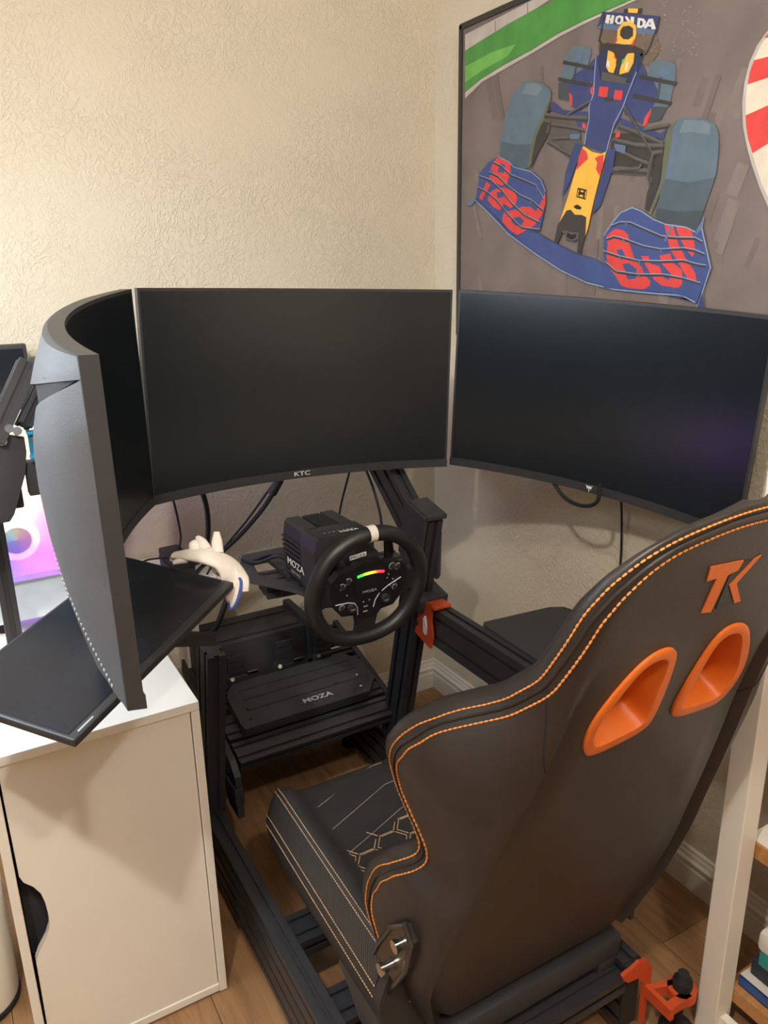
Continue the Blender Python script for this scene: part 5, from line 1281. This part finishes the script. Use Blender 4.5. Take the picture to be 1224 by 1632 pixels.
# reclined hinge bracket with two polished bolts, slider plates
for sg in (-1, 1):
    x = .769 + sg * .288
    T = frame((x, 0, 0), (0, 1, 0), (0, 0, 1), (sg, 0, 0))
    hp = [(.905, .375), (.870, .335), (.845, .365), (.795, .455), (.778, .520), (.795, .542), (.835, .505), (.880, .430)]
    br = MB().prism(hp, T, -.020, .006).build('hinge_bracket', mat('gloss_black', (40, 36, 34), .18, spec=.7), ST, smooth=False)
    MB().tube([T @ Vector((a, b, .006)) for a, b in hp], .005, 8, True).build('bracket_rim', mat('gloss_black', (40, 36, 34), .18, spec=.7), br)
    for (by_, bz_), L_, r_ in (((.812, .490), .010, .0095), ((.848, .415), .016, .0080)):
        k = MB(); k.cyl((x + sg * .004, by_, bz_), (x + sg * L_, by_, bz_), r_, 18); k.cyl((x + sg * L_, by_, bz_), (x + sg * (L_ + .006), by_, bz_), .0105, 18); k.build('hinge_bolt', CHROME, br)
    T = frame((x, 0, 0), (0, 1, 0), (0, 0, 1), (sg, 0, 0))
    MB().prism([(1.035, .248), (1.02, .288), (.985, .318), (.915, .372), (.893, .360), (.868, .330), (.868, .192), (.96, .192), (1.0, .232)], T, -.004, .006).build('side_bracket', mat('grey_bracket', (74, 66, 62), .5), ST, smooth=False)
    MB().box((.745 + sg * .20, 1.05, .2245), (.05, .46, .030), bev=.003).build('slider_rail', ALU2, ST)
    MB().box((.745 + sg * .20, 1.05, .182), (.05, .46, .022), bev=.002).build('slider_base', ALU2, ST)
    MB().box((.745 + sg * .20, 1.05, .2505), (.06, .40, .022), bev=.003).build('cushion_mount', ALU2, ST)
    MB().box((.745 + sg * .2, 1.05, .205), (.03, .44, .02)).build('slider_core', ALU2, ST)
MB().box((.745, .845, .215), (.46, .05, .05), bev=.004).build('rear_bar', ALU2, ST)

# ================================================================== LEFT SIDE: LYING SCREEN, STAND, COMPUTER
Cc, Bb, Aa, Dd = [Vector(p) for p in ((.0825, .950, .906), (.388, 1.198, .968), (.243, 1.369, .990), (-.0615, 1.1205, .929))]
LS = thing('lying_screen', 'dark flat portable screen lying face up below the left monitor', 'screen', tuple((Cc + Bb + Aa + Dd) / 4))
ML = frame((Cc + Bb + Aa + Dd) / 4, Bb - Cc, Dd - Cc, (Bb - Cc).cross(Dd - Cc)); LW, LH = (Bb - Cc).length, (Dd - Cc).length
MB(ML).box((0, 0, -.007), (LW, LH, .013), bev=.003).build('housing', PANELRIM, LS, smooth=False)
MB(ML).box((0, .004, -.0002), (LW - .012, LH - .020, .0012)).build('screen', SCREEN2, LS, smooth=False)
MB(ML).box((-LW / 2 + .030, -LH / 2 + .006, 0), (.030, .003, .0012), bev=.0004).build('chin_mark', GREYP, LS)
MB(ML).box((0, 0, -.020), (.11, .09, .014), bev=.003).build('mount_plate', BLACK, LS)

# narrow white desk behind, carrying the computer
DK = thing('wall_desk', 'white narrow desk top along the wall behind the cabinet', 'desk', (-.55, 2.01, 0))
MB().box((-.44, 2.014, .684), (2.02, .235, .03), bev=.002).build('desk_top', WHITEF, DK, smooth=False)
for x in (-1.40, -.50, .52): MB().box((x, 2.04, .334), (.04, .05, .668)).build('leg', WHITEF, DK, smooth=False)

PC = thing('computer_tower', 'white computer tower with a glowing rainbow fan behind the curved monitor', 'computer', (.12, 1.95, .70))
px0, px1, py0, py1, pz0, pz1 = .020, .250, 1.80, 2.05, .728, 1.16
MB().box(((px0 + px1) / 2, py1 - .004, (pz0 + pz1) / 2), (px1 - px0, .008, pz1 - pz0)).build('back_panel', WHITEF, PC, smooth=False)
MB().box((px0 + .004, (py0 + py1) / 2, (pz0 + pz1) / 2), (.008, py1 - py0, pz1 - pz0), bev=.001).build('side_panel', WHITEF, PC, smooth=False)
MB().box(((px0 + px1) / 2, (py0 + py1) / 2, pz1 - .004), (px1 - px0, py1 - py0, .008), bev=.001).build('top_panel', WHITEF, PC, smooth=False)
MB().box(((px0 + px1) / 2, py0 + .03, pz0 + .045), (px1 - px0 - .002, .06, .09), bev=.002).build('front_shroud', mat('white_steel', (222, 226, 232), .3), PC, smooth=False)
MB().box(((px0 + px1) / 2, py0 - .001, pz0 + .092), (px1 - px0 - .004, .004, .004)).build('shroud_seam', GREYP, PC, smooth=False)
for x in (px0 + .03, px1 - .03):
    for y in (py0 + .03, py1 - .03): MB().cyl((x, y, .7005), (x, y, pz0), .012, 12).build('foot', RUBBER, PC)
def rgb_mat(name, fx, fz, strength):
    m = bpy.data.materials.new(name); m.use_nodes = True; nt = m.node_tree; b = nt.nodes['Principled BSDF']
    b.inputs['Base Color'].default_value = (.5, .45, .55, 1); b.inputs['Roughness'].default_value = .3
    tc = nt.nodes.new('ShaderNodeTexCoord'); mp = nt.nodes.new('ShaderNodeMapping'); mp.inputs['Location'].default_value = (-fx, 0, -fz)
    nt.links.new(tc.outputs['Object'], mp.inputs['Vector'])
    sp = nt.nodes.new('ShaderNodeSeparateXYZ'); nt.links.new(mp.outputs['Vector'], sp.inputs[0])
    at = nt.nodes.new('ShaderNodeMath'); at.operation = 'ARCTAN2'; nt.links.new(sp.outputs['Z'], at.inputs[0]); nt.links.new(sp.outputs['X'], at.inputs[1])
    mr = nt.nodes.new('ShaderNodeMapRange'); mr.inputs['From Min'].default_value = -math.pi; mr.inputs['From Max'].default_value = math.pi; nt.links.new(at.outputs[0], mr.inputs['Value'])
    r = nt.nodes.new('ShaderNodeValToRGB'); e = r.color_ramp.elements
    e[0].position = 0; e[0].color = (.08, .14, 1, 1); e[1].position = 1; e[1].color = (.06, .45, 1, 1)
    for pos, c in ((.22, (.22, .08, 1, 1)), (.42, (.75, .12, .85, 1)), (.6, (1, .3, .5, 1)), (.72, (1, .8, .35, 1)), (.85, (.5, 1, .7, 1))):
        n = e.new(pos); n.color = c
    nt.links.new(mr.outputs['Result'], r.inputs['Fac']); nt.links.new(r.outputs['Color'], b.inputs['Emission Color']); b.inputs['Emission Strength'].default_value = strength
    return m
fx, fz = .106, .911
org = ORG[PC.name]
MB().box(((px0 + px1) / 2, py0 + .035, pz0 + .26), (px1 - px0 - .018, .004, .33)).build('lit_interior', rgb_mat('rainbow_glow', fx - org.x, fz - org.z, 2.6), PC, smooth=False)
fan = MB(); fan.tube([(fx + .040 * math.cos(2 * math.pi * k / 32), py0 + .022, fz + .040 * math.sin(2 * math.pi * k / 32)) for k in range(32)], .007, 8, True)
fan_o = fan.build('fan_ring', rgb_mat('ring_glow', fx - org.x, fz - org.z, 7.0), PC)
lathe_pts = MB(); lathe_pts.cyl((fx, py0 + .016, fz), (fx, py0 + .032, fz), .030, 24); lathe_pts.build('fan_hub', rgb_mat('hub_glow', fx - org.x, fz - org.z, .5), fan_o)
MB().box((px1 - .035, (py0 + py1) / 2 + .03, pz0 + .26), (.004, py1 - py0 - .09, .33)).build('lit_side', mat('purple_glow', (120, 76, 255), .5, emit=3.0, noise=0), PC, smooth=False)
gl = mat('tower_glass', (235, 235, 240), .05); gl.node_tree.nodes['Principled BSDF'].inputs['Transmission Weight'].default_value = .95
MB().box(((px0 + px1) / 2, py0 + .002, pz0 + .262), (px1 - px0 - .006, .003, .338)).build('front_glass', gl, PC, smooth=False)

MB().box((px1 - .002, (py0 + py1) / 2 + .002, (pz0 + pz1) / 2 - .004), (.003, py1 - py0 - .012, pz1 - pz0 - .012)).build('side_glass', gl, PC, smooth=False)
# stand of the left monitor: post, carriage plates, arm with bolts, blue clamp
MS = thing('monitor_stand', 'black steel stand with bolted arm and blue clamp at the left edge', 'monitor stand', (.062, 1.645, .70))
profile((.062, 1.645, .7005), (.062, 1.645, 1.16), (1, 0, 0), .03, .03).build('post', ALU, MS, smooth=False)
MB().box((.062, 1.645, .707), (.10, .12, .012), bev=.003).build('post_foot', ALU2, MS)
TP = frame((0, 1.505, 0), (1, 0, 0), (0, 0, 1), (0, -1, 0))
MB().prism([(-.03, 1.045), (.081, 1.048), (.090, 1.06), (.118, 1.130), (.126, 1.170), (.126, 1.196), (.10, 1.203), (-.03, 1.20)], TP, 0, .012).build('carriage_plate', ALU2, MS, smooth=False)
MB().box((.055, 1.575, 1.11), (.11, .13, .09), bev=.004).build('carriage_block', ALU2, MS)
profile((.075, 1.49, 1.195), (.155, 1.545, 1.318), (0, 1, 0), .03, .034).build('diagonal_arm', ALU, MS, smooth=False)
profile((.128, 1.50, 1.215), (.178, 1.54, 1.285), (0, 1, 0), .03, .024).build('diagonal_arm', ALU, MS, smooth=False)
MB().box((.166, 1.555, 1.285), (.018, .02, .085), bev=.002).build('arm_post', ALU2, MS)
for x, z in ((.104, 1.214), (.116, 1.208), (.090, 1.193)):
    k = MB(); bolt(k, (x, 1.494, z), (0, -1, .2), .0075, .010); k.build('bolt', CHROME, MS)
BLUE = mat('blue_anodised', (52, 150, 190), .3, metal=.5)
cl = MB(); cl.box((.150, 1.50, 1.181), (.036, .012, .046), bev=.002); cl.box((.150, 1.494, 1.203), (.040, .022, .006), bev=.002); cl.box((.150, 1.494, 1.159), (.040, .022, .006), bev=.002)
cl_o = cl.build('blue_clamp', BLUE, MS)
k = MB(); bolt(k, (.138, 1.493, 1.193), (0, -1, 0), .004, .006); k.build('clamp_bolt', CHROME, cl_o)
MB().box((.148, 1.515, 1.118), (.055, .03, .062), bev=.003).build('lower_block', ALU2, MS)
profile((.165, 1.53, 1.118), (.158, 1.315, 1.118), (0, 0, 1), .03, .03).build('reach_arm', ALU, MS, smooth=False)
# second screen behind the stand
DM = thing('desk_monitor', 'dark flat desk monitor behind the steel stand at the left edge', 'monitor', (-.12, 2.05, .70))
MB().box((-.12, 2.085, 1.125), (.66, .028, .37), bev=.004).build('housing', PANELRIM, DM)
MB().box((-.12, 2.0695, 1.130), (.64, .003, .34)).build('screen', SCREEN, DM, smooth=False)
MB().box((-.12, 2.112, .88), (.05, .02, .36), bev=.003).build('neck', BLACK, DM)
MB().box((-.12, 2.05, .7065), (.24, .14, .012), bev=.003).build('foot', BLACK, DM)

# ================================================================== SMALL THINGS
# power brick resting at the back edge of the lying screen
PB = thing('power_brick', 'black power adapter block beside the white glove', 'adapter', (.49, 1.99, .70))
MB().box((.492, 1.992, .7255), (.055, .13, .052), Matrix.Rotation(math.radians(4), 4, 'Z'), .006).build('case', BLACK, PB)
MB().box((.492, 1.992, .7252), (.0565, .1315, .002), Matrix.Rotation(math.radians(4), 4, 'Z')).build('seam', RUBBER, PB, smooth=False)
MB().box((.400, 1.97, .7145), (.07, .05, .028), Matrix.Rotation(math.radians(20), 4, 'Z'), .005).build('plug', mat('grey_plug', (96, 96, 98), .5), PB)
# glove
GLV = mat('white_cotton', (232, 224, 214), .85, noise=.05, nscale=60, bump=.4, bscale=300); GLB = mat('blue_hem', (62, 84, 160), .8)
GV = thing('glove', 'white cotton glove with a blue hem hanging over the screen corner', 'glove', (.40, 1.25, .95))
def blob(path, rads, flat, nm, m, parent):
    mb = MB(); P = catmull(path, 5); R = []
    for i in range(len(P)):
        t = i / (len(P) - 1) * (len(rads) - 1); k = min(int(t), len(rads) - 2); R.append(lerp(rads[k], rads[k + 1], t - k))
    rings = []
    for i, p in enumerate(P):
        t = (P[min(i + 1, len(P) - 1)] - P[max(i - 1, 0)]).normalized(); a = t.cross(Vector((0, 0, 1))).normalized(); b = a.cross(t)
        rings.append([p + a * R[i] * math.cos(2 * math.pi * k / 14) + b * R[i] * flat * math.sin(2 * math.pi * k / 14) for k in range(14)])
    mb.loft(rings); return mb.build(nm, m, parent, angle=70)
blob([(.330, 1.290, .990), (.352, 1.272, .992), (.378, 1.252, .990), (.402, 1.236, .976), (.412, 1.222, .955), (.410, 1.212, .930)], [.012, .022, .029, .029, .026, .023], .36, 'palm', GLV, GV)
for path, r in (([(.362, 1.27, .994), (.366, 1.285, 1.004), (.372, 1.29, 1.008)], [.009, .009, .004]), ([(.382, 1.265, .996), (.380, 1.285, 1.006), (.378, 1.30, 1.010)], [.010, .009, .005]), ([(.398, 1.255, .990), (.402, 1.268, 1.008), (.404, 1.272, 1.024)], [.010, .0095, .005]), ([(.345, 1.275, .990), (.335, 1.285, .986), (.324, 1.290, .982)], [.009, .008, .004]), ([(.345, 1.262, .988), (.332, 1.266, .986), (.322, 1.268, .984)], [.009, .007, .004])):
    blob(path, r, .75, 'finger', GLV, GV)
blob([(.415, 1.238, .968), (.424, 1.232, .956), (.428, 1.226, .946)], [.012, .012, .008], .5, 'thumb', GLV, GV)
e1 = Vector((.40, .15, .90)).normalized(); e2 = Vector((.5, -.85, 0)).normalized(); c0 = Vector((.407, 1.206, .930))
cu_ = MB(); cu_.loft([[c + e1 * a * math.cos(2 * math.pi * k / 20) + e2 * b * math.sin(2 * math.pi * k / 20) for k in range(20)] for c, a, b in ((Vector((.398, 1.236, .966)), .020, .010), (Vector((.404, 1.220, .948)), .026, .011), (c0, .027, .009))])
cu_.build('cuff', GLV, GV, angle=60)
cf = MB(); cf.tube([c0 + e1 * .027 * math.cos(a) + e2 * .009 * math.sin(a) for a in [2 * math.pi * k / 24 for k in range(24)]], .0028, 6, True); cf.build('hem', GLB, GV)
for ch in GV.children: ch.location = (-.016, 0, .012)
# cables
def cable(pts, r, label, cat='cable', n=10, name='cable', grp=None):
    P = catmull(pts, n); mb = MB(); mb.tube(P, r, 8); return solo(mb, name, CABLE, label, cat, tuple(P[-1]), grp)
cable([(.455, 1.66, 1.10), (.485, 1.70, 1.02), (.515, 1.75, .93), (.53, 1.82, .83), (.525, 1.88, .76), (.515, 1.92, .735)], .0065, 'thick black cable dropping behind the middle monitor to the adapter')
cable([(.392, 1.64, 1.08), (.43, 1.72, .98), (.465, 1.82, .86), (.485, 1.92, .79), (.49, 1.96, .753)], .0028, 'thin black cable at the gap between the left and middle monitors')
cable([(.705, 1.66, 1.06), (.69, 1.70, 1.00), (.665, 1.75, .92), (.62, 1.82, .83), (.57, 1.88, .76), (.53, 1.93, .71), (.49, 2.0, .60)], .0058, 'black cable slanting below the maker name with a ferrite block')
cable([(.715, 1.665, 1.06), (.675, 1.73, .97), (.63, 1.80, .87), (.585, 1.87, .78), (.55, 1.92, .70), (.52, 2.0, .58)], .0030, 'thinner black cable running alongside the ferrite cable')
fb = MB(); d = (Vector((.665, 1.75, .92)) - Vector((.69, 1.70, 1.00))).normalized(); c0 = Vector((.680, 1.72, .968))
fb.tube([c0 - d * .026, c0 - d * .022, c0 + d * .022, c0 + d * .026], [.007, .0115, .0115, .007], 14)
solo(fb, 'ferrite_block', BLACK, 'black ferrite block clamped on the slanting cable', 'ferrite', tuple(c0))
for k, (dx, dy) in enumerate(((0, 0), (.008, .012), (-.006, .022))):
    cable([(.66 + dx, 1.58 + dy, .82), (.64 + dx, 1.63 + dy, .825), (.61 + dx, 1.68 + dy, .80), (.595 + dx, 1.72 + dy, .792)], .0045, ('uppermost', 'middle', 'lowest')[k] + ' of three black leads behind the wheel base', grp='leads behind the wheel base')
cable([(.884, 1.70, 1.02), (.872, 1.72, .95), (.862, 1.74, .88), (.855, 1.76, .791)], .0028, 'thin black cable hanging beside the steel support beam')
cable([(.935, 1.755, .99), (.945, 1.72, .93), (.950, 1.69, .86), (.950, 1.68, .80)], .0035, 'black cable hanging in front of the support beam')
cable([(1.225, 1.37, 1.03), (1.225, 1.36, .995), (1.225, 1.31, .955), (1.225, 1.25, .948), (1.225, 1.205, .968), (1.225, 1.20, 1.01)], .0045, 'looped black cable under the right monitor')
cable([(1.34, 1.27, 1.03), (1.385, 1.285, .93), (1.404, 1.29, .80), (1.411, 1.295, .65), (1.411, 1.29, .45), (1.405, 1.285, .20), (1.395, 1.28, .03)], .0028, 'thin black cable hanging straight down the right wall')
cable([(.60, 1.52, .006), (.68, 1.55, .006), (.76, 1.50, .006), (.83, 1.53, .006), (.90, 1.60, .006), (.93, 1.66, .006)], .0045, 'black cable lying on the floor below the pedals')
cable([(.465, 1.98, .745), (.42, 2.00, .742), (.38, 1.97, .744), (.34, 2.00, .742), (.30, 1.98, .742)], .0028, 'thin wavy black lead running from the adapter')
cable([(.60, 1.80, .735), (.575, 1.78, .71), (.55, 1.77, .68), (.525, 1.80, .60), (.505, 1.92, .50)], .0075, 'thick black cable looping under the screen corner')
# small clutter on the desk by the stand
t = thing('yellow_figure', 'small yellow and dark ornament on the desk at the left edge', 'ornament', (.03, 1.93, .70))
lathe(MB(), [(0, .6995), (.018, .70), (.022, .715), (.016, .735), (.010, .742), (0, .744)], -.02, 1.93, 20).build('body', mat('yellow_toy', (226, 178, 60), .5), t)
lathe(MB(), [(0, .742), (.012, .744), (.015, .756), (.009, .768), (0, .770)], -.02, 1.93, 20).build('head', mat('dark_toy', (56, 44, 40), .5), t)

bpy.context.view_layer.update()
